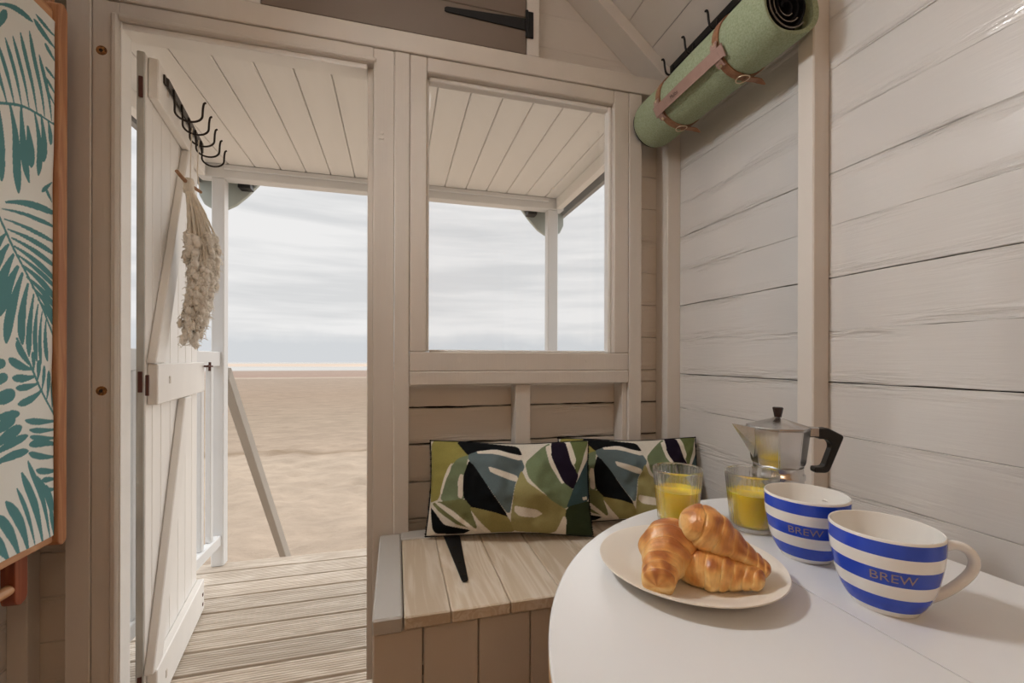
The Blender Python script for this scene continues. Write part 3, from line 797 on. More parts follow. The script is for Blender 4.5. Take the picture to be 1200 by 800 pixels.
def table_piece(name, xa, xb, z0, z1):
    """slice of the disc between two lines across it, white top with rounded arris, wooden edge"""
    def outline(r):
        pts = []
        f = lambda x: math.sqrt(max(0, r * r - (x - TC[0]) ** 2))
        x0, x1 = max(xa, TC[0] - r), min(xb, TC[0] + r)
        N = 72
        # angle-spaced so the round end stays round
        a0, a1 = math.acos(max(-1, min(1, (x1 - TC[0]) / r))), math.acos(max(-1, min(1, (x0 - TC[0]) / r)))
        for i in range(N + 1):
            a = a0 + (a1 - a0) * i / N; pts.append((TC[0] + r * math.cos(a), TC[1] + r * math.sin(a)))
        for i in range(N + 1):
            a = a1 + (a0 - a1) * i / N; pts.append((TC[0] + r * math.cos(a), TC[1] - r * math.sin(a)))
        return pts
    rings = [(outline(TR - .001), z0), (outline(TR), z0 + .002), (outline(TR), z1 - .003), (outline(TR - .0008), z1 - .001), (outline(TR - .0025), z1)]
    bm = bmesh.new(); RV = [[bm.verts.new((p[0], p[1], z)) for p in pts] for pts, z in rings]
    n = len(RV[0])
    for i in range(len(RV) - 1):
        for k in range(n):
            try:
                fc = bm.faces.new((RV[i][k], RV[i][(k + 1) % n], RV[i + 1][(k + 1) % n], RV[i + 1][k])); fc.material_index = 1 if i < 2 else 0
            except ValueError: pass
    t = bm.faces.new(RV[-1]); t.material_index = 0
    b_ = bm.faces.new(list(reversed(RV[0]))); b_.material_index = 0
    bmesh.ops.remove_doubles(bm, verts=bm.verts, dist=1e-6)
    return from_bm(name, bm, ['white_top', 'pine_edge'], tb)


table_piece('leaf', TC[0] - TR - .01, .4815, TZ - .022, TZ)
table_piece('centre_panel', .483, .749, TZ - .022, TZ)
# far leaf hanging down on the wall side
hang = []
N = 40; a0 = math.acos(.134 / TR)
for i in range(N + 1):
    a = -a0 + 2 * a0 * i / N; hang.append((TC[1] + TR * math.sin(a), TZ - .024 - (TR * math.cos(a) - .134)))
prism('hanging_leaf', hang, 0, .752, .772, 'white_top', tb, .002)
for x in (.50, .70):
    for y in (-.12, .60): box('leg', x, x + .035, y - .035, y, 0, TZ - .0225, 'table_under', tb, .003)
for x in (.507, .707): box('apron', x, x + .02, -.12, .565, TZ - .10, TZ - .0225, 'table_under', tb, .002)
for y in (-.14, .575): box('apron', .535, .70, y, y + .018, TZ - .10, TZ - .0225, 'table_under', tb, .002)
box('gate_rail', .19, .499, .2, .235, TZ - .06, TZ - .0225, 'table_under', tb, .002)
box('gate_leg', .155, .189, .2, .235, 0, TZ - .0225, 'table_under', tb, .003)

# ---- plate
pl = lathe('dinner_plate', [(0, .004), (.066, .004), (.069, .0), (.073, .0), (.078, .005), (.108, .0145), (.1165, .0185), (.1175, .0195), (.117, .0205), (.1155, .0205), (.106, .0175), (.088, .0115), (.08, .0085), (.072, .0075), (0, .0075)], 'plate', None, 96)
pl.location = (.369, .487, TZ + .0005); pl.scale = (.965, .965, 1)
tag(pl, 'cream stoneware plate holding the croissants', 'plate')


# ---- croissants
def croissant(name, L, R, bend, seed, tip=.42, peak=.34, width=.30):
    """rolled pastry: fat rounded end at t=0, a few overlapping turns, blunt narrow tip at t=1"""
    nt, nf = 150, 60; V, F, Cc = [], [], []
    pale, gold, brown, deep = [np.array(c[:3]) for c in (lin(250, 228, 180), lin(242, 200, 128), lin(216, 150, 80), lin(168, 98, 48))]
    edges = [.13 + .03 * math.sin(seed), .36, .53 + .02 * math.sin(seed * 2), .68, .81, .91]
    Rb = L / bend
    for i in range(nt + 1):
        t = i / nt
        base = R * (tip + (1 - tip) * math.exp(-((t - peak) / (width if t > peak else width * .95)) ** 2))
        cap = min(1.0, t / .13, (1 - t) / .07); base *= math.sqrt(max(0.0, 1 - (1 - cap) ** 2)) if cap < 1 else 1
        th = (t - .5) * bend; cx, cy = Rb * math.sin(th), Rb * (1 - math.cos(th)); tx, ty = math.cos(th), math.sin(th)
        for k in range(nf):
            a = 2 * PI * k / nf; ca, sa = math.cos(a), math.sin(a)
            # the turns run slantwise round the roll
            tt = t + .045 * math.sin(a + seed) + .03 * mnoise.noise((t * 6, ca * 1.2 + seed, sa * 1.2))
            j = sum(1 for e in edges if e < tt); lo = edges[j - 1] if j > 0 else 0.0; hi = edges[j] if j < len(edges) else 1.0
            fr = min(1, max(0, (tt - lo) / max(1e-6, hi - lo)))
            swell = .085 * math.sin(PI * fr ** .8) - .03 - .05 * max(0, 1 - fr / .09) if j > 0 else .03
            nz = mnoise.noise((cx * 38 + seed, ca * 1.5, sa * 1.5)) * .10 + mnoise.noise((cx * 130, ca * 4 + seed, sa * 4)) * .02
            lay = math.sin(tt * 150 + 5 * mnoise.noise((t * 8, ca, sa + seed)))
            r = base * (1 + swell + nz + .006 * lay)
            y, z = r * ca, r * sa * .90
            if z < -.60 * R: z = -.60 * R + (z + .60 * R) * .2
            V.append((cx - y * ty, cy + y * tx, z))
            up = .5 + .5 * sa
            w = .18 + .62 * up ** 1.1 + .16 * math.sin(PI * min(1, fr)) + .38 * mnoise.noise((t * 6 + seed, ca * 1.8, sa * 1.8)) - .22 * max(0, 1 - fr / .12) * (j > 0)
            w = min(1, max(0, w))
            c = pale + (gold - pale) * (w / .4) if w < .4 else (gold + (brown - gold) * ((w - .4) / .38) if w < .78 else brown + (deep - brown) * ((w - .78) / .22))
            c = c * (1 - .09 * max(0, lay) * (.4 + .6 * up))
            Cc.append((*c, 1))
    for i in range(nt):
        for k in range(nf):
            F.append((i * nf + k, (i + 1) * nf + k, (i + 1) * nf + (k + 1) % nf, i * nf + (k + 1) % nf))
    F.append(tuple(range(nf))); F.append(tuple(nt * nf + k for k in range(nf - 1, -1, -1)))
    o = from_data(name, V, F, 'crust', None, True)
    bm = bmesh.new(); bm.from_mesh(o.data); bmesh.ops.recalc_face_normals(bm, faces=bm.faces); bm.to_mesh(o.data); bm.free()
    set_cols(o, Cc); return o


def pose(o, center, xdir, up=(0, 0, 1)):
    x = Vector(xdir).normalized(); z = Vector(up); z = (z - x * z.dot(x)).normalized(); y = z.cross(x)
    m_ = Matrix((x, y, z)).transposed().to_4x4(); m_.translation = center; o.matrix_world = m_


PZt = TZ + .0085
c1 = croissant('croissant', .128, .0350, .35, 1.3, .50, .36, .30)
pose(c1, (.324, .470, PZt + .0285), (-.072, -.064, -.016), (.12, .05, 1))
tag(c1, 'golden croissant with its blunt end towards the viewer, at the left of the plate', 'croissant', 'croissants on the plate')
c2 = croissant('croissant', .100, .0280, -.5, 4.1, .46, .42, .32)
pose(c2, (.374, .440, PZt + .0177), (.046, -.034, -.001))
tag(c2, 'croissant lying flat on the plate underneath the top one', 'croissant', 'croissants on the plate')
c3 = croissant('croissant', .112, .0292, -.3, 7.7, .40, .30, .34)
pose(c3, (.388, .446, PZt + .0480), (.050, -.043, -.038), (.15, -.25, 1))
tag(c3, 'croissant resting on top of the other two, its tip pointing right', 'croissant', 'croissants on the plate')


# ---- juice glasses
def tumbler(x, y, label, level, r_top=.0405, r_bot=.031, hgt=.0945, rot=0):
    t = empty('juice_glass', (x, y, TZ + .0005), rot, world=False, label=label, cat='glass', group='glasses of orange juice')
    def rad(z): return r_bot + (r_top - r_bot) * (z / hgt)
    prof = [(0, 0), (rad(0) - .004, 0), (rad(0) - .001, .001), (rad(.003), .003)]
    prof += [(rad(z), z) for z in np.linspace(.008, hgt - .008, 8)] + [(rad(hgt) - .0001, hgt - .004), (rad(hgt) - .0003, hgt - .0006), (rad(hgt) - .0009, hgt), (rad(hgt) - .0015, hgt - .0006)]
    prof += [(rad(z) - .0019, z) for z in np.linspace(hgt - .006, .012, 8)] + [(rad(.0075) - .004, .0075), (0, .007)]
    def rib(a, r, z):
        if z < .006 or z > hgt - .005: return 1.0
        return 1 + .022 * abs(math.sin(a * 19)) - .012 if r > rad(z) - .001 else 1.0
    g_ = lathe('glass', prof, 'tumbler', t, 38 * 6, angle=60, rfun=rib)
    jp = [(0, .0076), (rad(.0085) - .0045, .0082), (rad(.0125) - .0022, .0125)] + [(rad(z) - .0021, z) for z in np.linspace(.02, level - .001, 5)] + [(rad(level) - .0023, level), (rad(level) - .004, level - .0006), (0, level - .0006)]
    lathe('juice', jp, 'juice', t, 64, angle=60)
    return t


tumbler(.463, .640, 'ribbed glass of orange juice beside the cushion, left of the two', .059)
tumbler(.568, .590, 'ribbed glass of orange juice in front of the coffee pot', .061, rot=.1)


# ---- mugs
def mug(x, y, rz, label, face):
    t = empty('mug', (x, y, TZ + .0005), 0, world=False, label=label, cat='mug', group='blue and white striped mugs')
    H = .089
    outer = [(.0, .003), (.026, .003), (.0275, 0), (.0305, 0), (.032, .0025), (.0365, .009), (.0405, .017), (.0408, .0178), (.0447, .029), (.0469, .0379), (.0471, .0388), (.0492, .050), (.0507, .0595), (.0508, .0603), (.0518, .071), (.0519, .0718), (.0522, .085), (.052, .0875)]
    bands = [0, 0, 0, 0, 0, 1, 1, 0, 0, 0, 1, 1, 1, 0, 0, 1, 1]
    # white foot, blue, white, blue, white, blue up to the rim
    def colour(z): return 1 if (.007 < z < .0245) or (.0395 < z < .0565) or (.0705 < z < .0858) else 0
    zz, prof, mi = [], [], []
    pr2 = [Vector((r, z, 0)) for r, z in outer[4:]]
    dense = smooth_closed(pr2, 6)
    cuts = [.007, .0245, .0395, .0565, .0705, .0858]
    pts = [(p.x, p.y) for p in dense]
    for c in cuts:
        for i in range(len(pts) - 1):
            if pts[i][1] < c <= pts[i + 1][1]:
                f_ = (c - pts[i][1]) / (pts[i + 1][1] - pts[i][1]); pts.insert(i + 1, (pts[i][0] + f_ * (pts[i + 1][0] - pts[i][0]), c)); break
    full = outer[:4] + pts + [(.0517, H - .0004), (.051, H), (.0502, H - .0004), (.0496, .085), (.0485, .06), (.0452, .036), (.0375, .016), (.028, .0075), (.0, .0065)]
    def mf(i):
        a, b = full[i], full[i + 1]
        return colour((a[1] + b[1]) / 2) if 4 <= i < 4 + len(pts) - 1 else 0
    lathe('body', full, ['mug_white', 'mug_blue'], t, 72, angle=50, mfun=mf)
    def prof_r(z):
        for i in range(len(pts) - 1):
            if pts[i][1] <= z <= pts[i + 1][1]:
                f_ = (z - pts[i][1]) / max(1e-9, pts[i + 1][1] - pts[i][1]); return pts[i][0] + f_ * (pts[i + 1][0] - pts[i][0])
        return .05
    hp = smooth_closed([(.0495, 0, .067), (.058, 0, .0705), (.068, 0, .073), (.079, 0, .069), (.0855, 0, .058), (.083, 0, .045), (.073, 0, .032), (.060, 0, .0205), (.0475, 0, .0125), (.038, 0, .0085)], 5)
    ca, sa = math.cos(rz), math.sin(rz)
    hp = [(p.x * ca, p.x * sa, p.z) for p in hp]
    tube('handle', hp, .0052, 'mug_white', t, 12, flat=(1.35, .8) if False else None)
    v, f_ = text_verts('BREW', .0135)
    out = []
    for (a, b, _) in v:
        z = .048 + b; ang = face + a * 1.12 / .049; r = prof_r(z) + .0004; out.append((r * math.cos(ang), r * math.sin(ang), z))
    from_data('lettering', out, f_, 'mug_text', t)
    return t


mug(.542, .371, math.radians(-28), 'blue and white striped mug with its handle in view, nearest on the table', math.atan2(-.371, -.542) + math.radians(9))
mug(.566, .490, math.radians(12), 'blue and white striped mug behind the nearer one, its handle hidden', math.atan2(-.49, -.566) + math.radians(-1))


# ---- moka pot
def moka():
    t = empty('moka_pot', (.655, .622, TZ + .0005), -YAW + math.radians(-6), world=False, label='octagonal aluminium stovetop coffee pot with black handle by the wall', cat='coffee pot')
    def octa(name, prof, rot=PI / 8, bev=.0014, top=True):
        V, F = [], []
        for r, z in prof:
            for k in range(8): V.append((r * math.cos(rot + k * PI / 4), r * math.sin(rot + k * PI / 4), z))
        for i in range(len(prof) - 1):
            for k in range(8): F.append((i * 8 + k, i * 8 + (k + 1) % 8, (i + 1) * 8 + (k + 1) % 8, (i + 1) * 8 + k))
        F.append(tuple(range(7, -1, -1))); F.append(tuple((len(prof) - 1) * 8 + k for k in range(8)))
        bm = bmesh.new(); vs_ = [bm.verts.new(p) for p in V]
        for q_ in F: bm.faces.new([vs_[i] for i in q_])
        bmesh.ops.bevel(bm, geom=list(bm.edges), offset=bev, segments=2, affect='EDGES')
        return from_bm(name, bm, 'alu', t, True, 25)
    octa('boiler', [(.0445, 0), (.047, .003), (.0465, .03), (.0405, .064), (.039, .0715)])
    lathe('collar', [(0, .070), (.0405, .070), (.0415, .072), (.0415, .0785), (.0395, .081), (.0385, .0905), (.0395, .0925), (0, .0925)], 'alu', t, 48)
    up = octa('jug', [(.0385, .0915), (.0425, .0985), (.0495, .158)])
    # spout: a wedge on the side facing away from the handle
    z1 = .1585
    sv = [(-.0445, .0165, z1), (-.0445, -.0165, z1), (-.078, 0, z1 + .006), (-.0425, .010, .125), (-.0425, -.010, .125), (-.041, 0, .104)]
    from_data('spout', sv, [(0, 2, 1), (0, 3, 2), (1, 2, 4), (3, 5, 2), (4, 2, 5)], 'alu', t)
    lid_ = octa('lid', [(.0505, .1588), (.0505, .1615), (.010, .1745), (.006, .1775)], bev=.0008)
    lathe('lid_knob', [(0, .176), (.0055, .176), (.006, .179), (.0085, .1915), (.0088, .193), (.0075, .1945), (0, .195)], 'knob_dark', lid_, 10, angle=30)
    box('hinge', .047, .0665, -.0075, .0075, .143, .1605, 'alu', t, .002)
    hw_ = .0085
    outline = [(.064, .159), (.079, .160), (.1035, .1475), (.105, .1445), (.104, .141), (.083, .087), (.0805, .0835), (.076, .0815), (.059, .0815), (.0575, .083), (.0575, .0895), (.059, .091), (.0715, .0915), (.0745, .0945), (.0855, .126), (.0845, .133), (.080, .1385), (.073, .1405), (.064, .1405)]
    prism('handle', outline, 1, -hw_, hw_, 'black_plastic', t, .0018)
    return t


moka()


# ---- cushions
PATTERN = [  # (colour, outline) drawn in a 635 x 370 frame, origin top left; later ones lie on top
    ((150, 142, 78), [(5, 0), (110, 0), (165, 75), (90, 95), (70, 130), (45, 225), (5, 240)]),
    ((118, 130, 100), [(160, 62), (115, 78), (78, 125), (58, 180), (55, 232), (140, 236), (150, 190), (152, 90)]),
    ((226, 218, 204), [(128, 135), (142, 138), (140, 228), (122, 222), (120, 160)]),
    ((226, 218, 204), [(92, 90), (76, 112), (62, 150), (48, 205), (56, 214), (70, 160), (88, 120)]),
    ((20, 22, 24), [(108, 0), (225, 2), (345, 18), (362, 62), (275, 40), (195, 45), (160, 62)]),
    ((96, 110, 112), [(163, 60), (200, 46), (360, 80), (370, 112), (335, 168), (315, 285), (230, 165), (163, 80)]),
    ((226, 218, 204), [(188, 44), (265, 32), (362, 68), (358, 84), (265, 54), (194, 54)]),
    ((226, 218, 204), [(236, 105), (345, 140), (355, 165), (325, 160), (245, 128)]),
    ((16, 18, 20), [(165, 82), (314, 294), (255, 275), (170, 256), (145, 220), (143, 145)]),
    ((116, 118, 78), [(15, 245), (146, 230), (172, 258), (196, 345), (120, 322), (55, 280)]),
    ((226, 218, 204), [(20, 238), (55, 245), (110, 275), (200, 350), (190, 356), (100, 292), (45, 256)]),
    ((16, 18, 20), [(10, 262), (32, 280), (70, 325), (170, 346), (140, 362), (30, 358)]),
    ((146, 138, 88), [(170, 258), (258, 276), (312, 296), (335, 362), (240, 362), (200, 320)]),
    ((226, 218, 204), [(172, 268), (205, 310), (250, 362), (225, 362), (190, 315)]),
    ((154, 146, 98), [(366, 125), (385, 170), (470, 230), (528, 266), (528, 300), (505, 340), (465, 366), (340, 356), (325, 310), (340, 190)]),
    ((226, 218, 204), [(336, 252), (420, 268), (442, 284), (415, 300), (355, 292), (334, 272)]),
    ((116, 130, 98), [(380, 95), (445, 30), (478, 6), (478, 80), (528, 168), (560, 192), (532, 262), (470, 226), (392, 150)]),
    ((226, 218, 204), [(458, 20), (485, 8), (485, 70), (528, 168), (515, 172), (470, 96)]),
    ((30, 22, 36), [(486, 2), (540, 2), (556, 88), (586, 135), (562, 190), (524, 165), (482, 70)]),
    ((104, 114, 72), [(556, 2), (635, 2), (608, 80), (583, 135), (570, 95)]),
    ((226, 218, 204), [(540, 2), (560, 2), (580, 78), (574, 98), (558, 88)]),
    ((62, 84, 88), [(622, 95), (640, 70), (640, 230), (532, 260), (562, 192)]),
    ((226, 218, 204), [(600, 222), (622, 220), (624, 232), (604, 234)]),
    ((52, 62, 42), [(532, 260), (640, 238), (640, 375), (530, 375)]),
    ((226, 218, 204), [(520, 290), (532, 300), (530, 372), (485, 372)]),
    ((226, 218, 204), [(0, 255), (10, 262), (14, 330), (40, 362), (0, 370)]),
]


def cushion(W, H, T, label, sag=.0):
    t = empty('cushion', (0, 0, 0), 0, world=False, label=label, cat='cushion', group='leaf print cushions on the bench')
    nu, nv = 300, 176
    U, Vv = np.meshgrid(np.linspace(0, 1, nu + 1), np.linspace(0, 1, nv + 1))
    PX, PY = U * 635, (1 - Vv) * 370
    col = np.empty(U.shape + (4,)); col[...] = lin(214, 207, 194)
    for c, poly in PATTERN:
        cen = np.mean(np.array(poly, float), 0); k_ = 1.05 if c != (226, 218, 204) else 1.0
        col[in_poly(PX, PY, round_poly([tuple(cen + (np.array(p) - cen) * k_) for p in poly], 2))] = lin(*c)
    # weave: each block of colour slightly lighter / darker along threads
    weave = 1 + .05 * np.sin(U * 900) * 0 + .04 * RNG.standard_normal(U.shape)
    col[..., :3] *= np.clip(weave, .85, 1.15)[..., None]
    a, b = 2 * U - 1, 2 * Vv - 1
    puff = (np.clip(1 - np.abs(a) ** 2.4, 0, 1) ** .55) * (np.clip(1 - np.abs(b) ** 2.2, 0, 1) ** .6)
    wr = .010 * smooth_noise(nv + 1, nu + 1, 40, RNG) * puff + .003 * smooth_noise(nv + 1, nu + 1, 15, RNG) * puff ** .5
    pin = 1 - .035 * (1 - np.abs(b) ** 2) * np.abs(a) ** 3         # sides drawn in
    pinv = 1 - (.06 + .02 * np.sin(3.1 * a + 1)) * (1 - np.abs(a) ** 2) * np.abs(b) ** 3
    X = a * W / 2 * pin; Z = b * H / 2 * pinv + sag * (1 - a * a) * 0
    Vf = np.stack([X, -(T / 2) * puff - wr, Z], -1).reshape(-1, 3)
    Vb = np.stack([X, (T / 2) * puff, Z], -1).reshape(-1, 3)
    ii = np.arange((nu + 1) * (nv + 1)).reshape(nv + 1, nu + 1)
    Fq = np.stack([ii[:-1, :-1], ii[:-1, 1:], ii[1:, 1:], ii[1:, :-1]], -1).reshape(-1, 4)
    me_v = np.concatenate([Vf, Vb]); me_f = np.concatenate([Fq, Fq[:, ::-1] + len(Vf)])
    o = from_data('cover', me_v, me_f, 'cushion', t, True)
    cc = np.concatenate([col.reshape(-1, 4), col.reshape(-1, 4)]); set_cols(o, cc)
    # little black pompoms along the short sides, black piping along the long ones
    ring = []
    for sd in (-1, 1):
        Vp, Fp = [], []
        nb = 44
        for i in range(nb + 1):
            b_ = -1 + 2 * i / nb; x = sd * W / 2 * (1 - .035 * (1 - b_ * b_)) ; z = b_ * H / 2
            r = .0042 * (1 + .25 * random.uniform(-1, 1)); oo = len(Vp); cxp, cyp = x + sd * .001, random.uniform(-.0015, .0015)
            for (dx, dy, dz) in ((r, 0, 0), (-r, 0, 0), (0, r, 0), (0, -r, 0), (0, 0, r), (0, 0, -r)): Vp.append((cxp + dx, cyp + dy, z + dz))
            for q_ in ((0, 2, 4), (2, 1, 4), (1, 3, 4), (3, 0, 4), (2, 0, 5), (1, 2, 5), (3, 1, 5), (0, 3, 5)): Fp.append(tuple(oo + j for j in q_))
        tag(from_data('pompom_trim', Vp, Fp, 'pompom', t, True), kind='stuff')
    for sd in (-1, 1):
        tube('piping', [(-W / 2 + W * i / 40, 0, sd * H / 2 * (1 - (.06 + .02 * math.sin(3.1 * (-1 + i / 20) + 1)) * (1 - (-1 + i / 20) ** 2))) for i in range(41)], .0022, 'pompom', t, 6)
    return t


cu1 = cushion(.500, .282, .135, 'leaf print cushion standing nearest the doorway, over the strap hinge')
cu1.matrix_world = Matrix.Translation((.338, 1.292, .604)) @ Matrix.Rotation(math.radians(-14.5), 4, 'Z') @ Matrix.Rotation(math.radians(-16), 4, 'X')
cu2 = cushion(.475, .272, .10, 'leaf print cushion in the corner behind the juice glasses')
cu2.matrix_world = Matrix.Translation((.758, 1.300, .598)) @ Matrix.Rotation(math.radians(-12.5), 4, 'Z') @ Matrix.Rotation(math.radians(-15), 4, 'X')


# ---- folded deckchair hung on the left wall
def deckchair():
    t = empty('folding_deckchair', (-.83, 1.02, .45), label='folded beech deckchair with teal palm print canvas hung on the left wall', cat='deckchair')
    YF, YN = 1.291, .745
    def bar(name, x0, x1, y0, y1, z0, z1, m, r):     # upright with rounded ends, outline in y,z
        n = 8; w = (y1 - y0) / 2; r = min(r, w)
        pts = []
        for (cy, cz, s) in ((y1 - r, z1 - r, 0), (y0 + r, z1 - r, 1), (y0 + r, z0 + r, 2), (y1 - r, z0 + r, 3)):
            for i in range(n + 1):
                a = (s + i / n) * PI / 2; pts.append((cy + r * math.cos(a), cz + r * math.sin(a)))
        return prism(name, pts, 0, x0, x1, m, t, .0015)
    # front frame: canvas rails
    bar('side_rail', -.826, -.786, YF, YF + .028, .545, 1.86, 'beech_z', .014)
    bar('side_rail', -.826, -.786, YN - .028, YN, .545, 1.86, 'beech_z', .014)
    box('cross_rail', -.815, -.795, YN + .001, YF - .001, .556, .594, 'beech_y', t, .004, 2)
    box('cross_rail', -.818, -.797, YN + .001, YF - .001, 1.782, 1.835, 'beech_y', t, .004, 2)
    # second frame behind, hanging lower, with its round rung
    bar('inner_rail', -.856, -.829, 1.232, 1.268, .435, 1.70, 'beech_dark', .018)
    bar('inner_rail', -.856, -.829, .78, .816, .435, 1.70, 'beech_dark', .018)
    tube('rung', [(-.842, .79, .476), (-.842, 1.258, .476)], .0125, 'beech_y', t, 16)
    # prop frame, behind and shorter
    bar('prop_rail', -.868, -.828, 1.322, 1.345, 1.405, 1.90, 'beech_z', .008)
    bar('prop_rail', -.868, -.828, .69, .713, 1.405, 1.90, 'beech_z', .008)
    tube('prop_rung', [(-.848, .70, 1.84), (-.848, 1.335, 1.84)], .010, 'beech_y', t, 12)
    # canvas
    y0, y1, z0, z1 = YN + .004, YF - .003, .574, 1.805
    gy = np.concatenate([np.linspace(y0, 1.10, 70)[:-1], np.linspace(1.10, y1, 150)]); gz = np.linspace(z0, z1, 800)
    nu, nv = len(gy) - 1, len(gz) - 1
    U, Vv = np.meshgrid(gy, gz)
    mask = np.zeros(U.shape, bool)

    def stroke(p0, p1, p2, w, tip=.2, root=.25):
        ts = np.linspace(0, 1, 48); p0, p1, p2 = map(np.array, (p0, p1, p2))
        for t_ in ts:
            q_ = (1 - t_) ** 2 * p0 + 2 * t_ * (1 - t_) * p1 + t_ ** 2 * p2
            ww = w * (root + (1 - root) * min(1, t_ / .55)) * (1 if t_ < .75 else 1 - (1 - tip) * ((t_ - .75) / .25) ** 2)
            i0, i1 = np.searchsorted(gy, (q_[0] - ww, q_[0] + ww)); j0, j1 = np.searchsorted(gz, (q_[1] - ww, q_[1] + ww))
            if i0 >= i1 or j0 >= j1: continue
            mask[j0:j1, i0:i1] |= (U[j0:j1, i0:i1] - q_[0]) ** 2 + (Vv[j0:j1, i0:i1] - q_[1]) ** 2 < ww * ww

    def frond(rib, gap, sides):
        """rib through points; sides: list of (side, angle from the rib, length, half width)"""
        S = [np.array((p.x, p.y)) for p in smooth_closed([(p[0], p[1], 0) for p in rib], 40)]
        for a_, b_ in zip(S[:-1], S[1:]): stroke(a_, (a_ + b_) / 2, b_, .0030, 1, 1)
        ds = np.cumsum([0] + [np.linalg.norm(b_ - a_) for a_, b_ in zip(S[:-1], S[1:])])
        for q in np.arange(gap * .4, ds[-1], gap):
            j = int(np.searchsorted(ds, q)); j = min(max(j, 1), len(S) - 2); tg = S[j + 1] - S[j - 1]; tg /= np.linalg.norm(tg) + 1e-9
            nm = np.array((-tg[1], tg[0])); f_ = q / ds[-1]
            for sd, ang, ln, w in sides:
                Ln = ln * (.55 + .45 * math.sin(PI * min(1, .15 + .85 * f_))) * random.uniform(.9, 1.1)
                a1 = ang * random.uniform(.95, 1.05)
                end = S[j] + (tg * math.cos(a1) + nm * sd * math.sin(a1)) * Ln
                mid = S[j] + (tg * math.cos(a1 * 1.3) + nm * sd * math.sin(a1 * 1.3)) * Ln * .5
                stroke(S[j], mid, end, w * random.uniform(.8, 1.15))
    # one repeat of the print; it continues under the rail at both sides
    def cp(u, v):        # where a point seen on the photograph lies on the canvas
        cu, su = math.cos(YAW), math.sin(YAW); rx, ry, rz = FPX * su + cu * (u - 600), FPX * cu - su * (u - 600), HOR - v
        k_ = -.797 / rx; return np.array((ry * k_, 1.0 + rz * k_))

    def leafs(rows, kw=1.0):
        for (u0, v0, u1, v1, bow, wpx) in rows:
            a_, b_ = cp(u0, v0), cp(u1, v1); d_ = b_ - a_; m_ = (a_ + b_) / 2 + np.array((-d_[1], d_[0])) * bow
            stroke(a_, m_, b_, wpx * .00215 * kw / 2, .3, .3)
    def ribs(pts_):
        S = [cp(*p) for p in pts_]; S = [np.array((p.x, p.y)) for p in smooth_closed([(q[0], q[1], 0) for q in S], 30)]
        for a_, b_ in zip(S[:-1], S[1:]): stroke(a_, (a_ + b_) / 2, b_, .0028, 1, 1)
    ribs([(-60, 120), (0, 122), (30, 128), (66, 150)]); ribs([(-14, 235), (0, 262), (30, 320), (58, 385), (72, 420)]); ribs([(20, 398), (35, 430), (48, 460), (66, 495)])
    leafs([(58, 142, 45, 66, -.06, 5), (50, 137, 32, 38, -.06, 6), (41, 132, 22, 40, -.05, 6), (32, 129, 13, 44, -.05, 5), (23, 127, 4, 46, -.05, 5), (14, 125, -6, 50, -.05, 5), (5, 123, -14, 60, -.05, 5), (-6, 122, -26, 62, -.05, 5)])
    leafs([(62, 74, 50, 52, 0, 5), (62, 58, 36, 24, .06, 7), (62, 44, 38, 18, .08, 5), (62, 95, 52, 80, 0, 4), (62, 112, 52, 92, 0, 4), (-4, 6, 34, 26, .2, 6), (-6, 34, 4, 14, 0, 7), (62, 126, 53, 106, 0, 3)])
    leafs([(-6, 124, 0, 212, .06, 9), (9, 126, 20, 226, .08, 11), (22, 128, 35, 214, -.10, 10), (30, 150, 37, 196, 0, 11), (38, 132, 46, 206, .08, 8), (46, 136, 50, 190, .06, 8), (54, 142, 57, 170, .1, 6), (60, 215, 50, 226, 0, 4), (60, 238, 54, 222, 0, 4)])
    leafs([(4, 238, 64, 252, .12, 8), (0, 246, 64, 268, .08, 5), (3, 258, 64, 286, .06, 5), (8, 270, 64, 300, .08, 6), (13, 280, 64, 314, .08, 6), (17, 290, 64, 330, .10, 7), (21, 300, 64, 338, .06, 6), (26, 312, 64, 352, .10, 8), (31, 326, 64, 362, .08, 7), (37, 338, 64, 374, .08, 7), (43, 352, 64, 384, .06, 6)])
    leafs([(5, 276, -10, 296, 0, 8), (10, 288, -8, 320, -.05, 9), (16, 300, -4, 350, -.06, 11), (21, 314, 0, 370, -.08, 12), (26, 322, 8, 402, -.08, 11), (32, 334, 26, 404, -.12, 9), (38, 346, 33, 418, -.06, 7), (43, 358, 42, 424, -.10, 6), (48, 366, 47, 428, -.08, 5), (53, 376, 55, 424, -.10, 6)])
    leafs([(33, 428, 20, 402, .1, 7), (36, 434, 11, 422, .12, 9), (40, 442, 14, 444, .1, 8), (44, 450, 18, 456, .1, 7), (48, 458, 20, 475, .14, 8), (38, 436, 37, 414, -.1, 5), (43, 446, 44, 424, -.1, 6), (48, 458, 51, 430, -.1, 5), (54, 468, 57, 436, -.1, 6), (60, 478, 62, 446, 0, 5)])
    leafs([(-12, 432, 4, 426, 0, 10), (-12, 452, 6, 442, 0, 10), (-12, 474, 14, 462, 0, 14), (-12, 494, 20, 486, .05, 9), (-12, 512, 14, 492, .08, 12), (-12, 528, 22, 502, .06, 12), (-12, 536, 30, 512, .06, 9), (-12, 548, 32, 530, .1, 9)])
    leafs([(64, 494, 28, 494, .06, 7), (64, 504, 33, 505, .06, 6), (64, 514, 34, 513, .06, 6), (64, 522, 34, 522, -.1, 9), (64, 536, 34, 532, .1, 7), (64, 552, 43, 552, .1, 7), (64, 562, 48, 564, 0, 6), (64, 574, 50, 576, 0, 5)])
    leafs([(62, 622, 43, 560, -.08, 7), (56, 630, 33, 542, -.05, 7), (47, 636, 25, 556, -.05, 9), (38, 640, 18, 574, -.05, 5), (30, 646, 5, 590, -.12, 10), (20, 652, -6, 606, -.1, 10), (8, 658, -10, 630, 0, 10), (64, 606, 52, 570, 0, 6), (64, 640, 56, 600, 0, 4)])
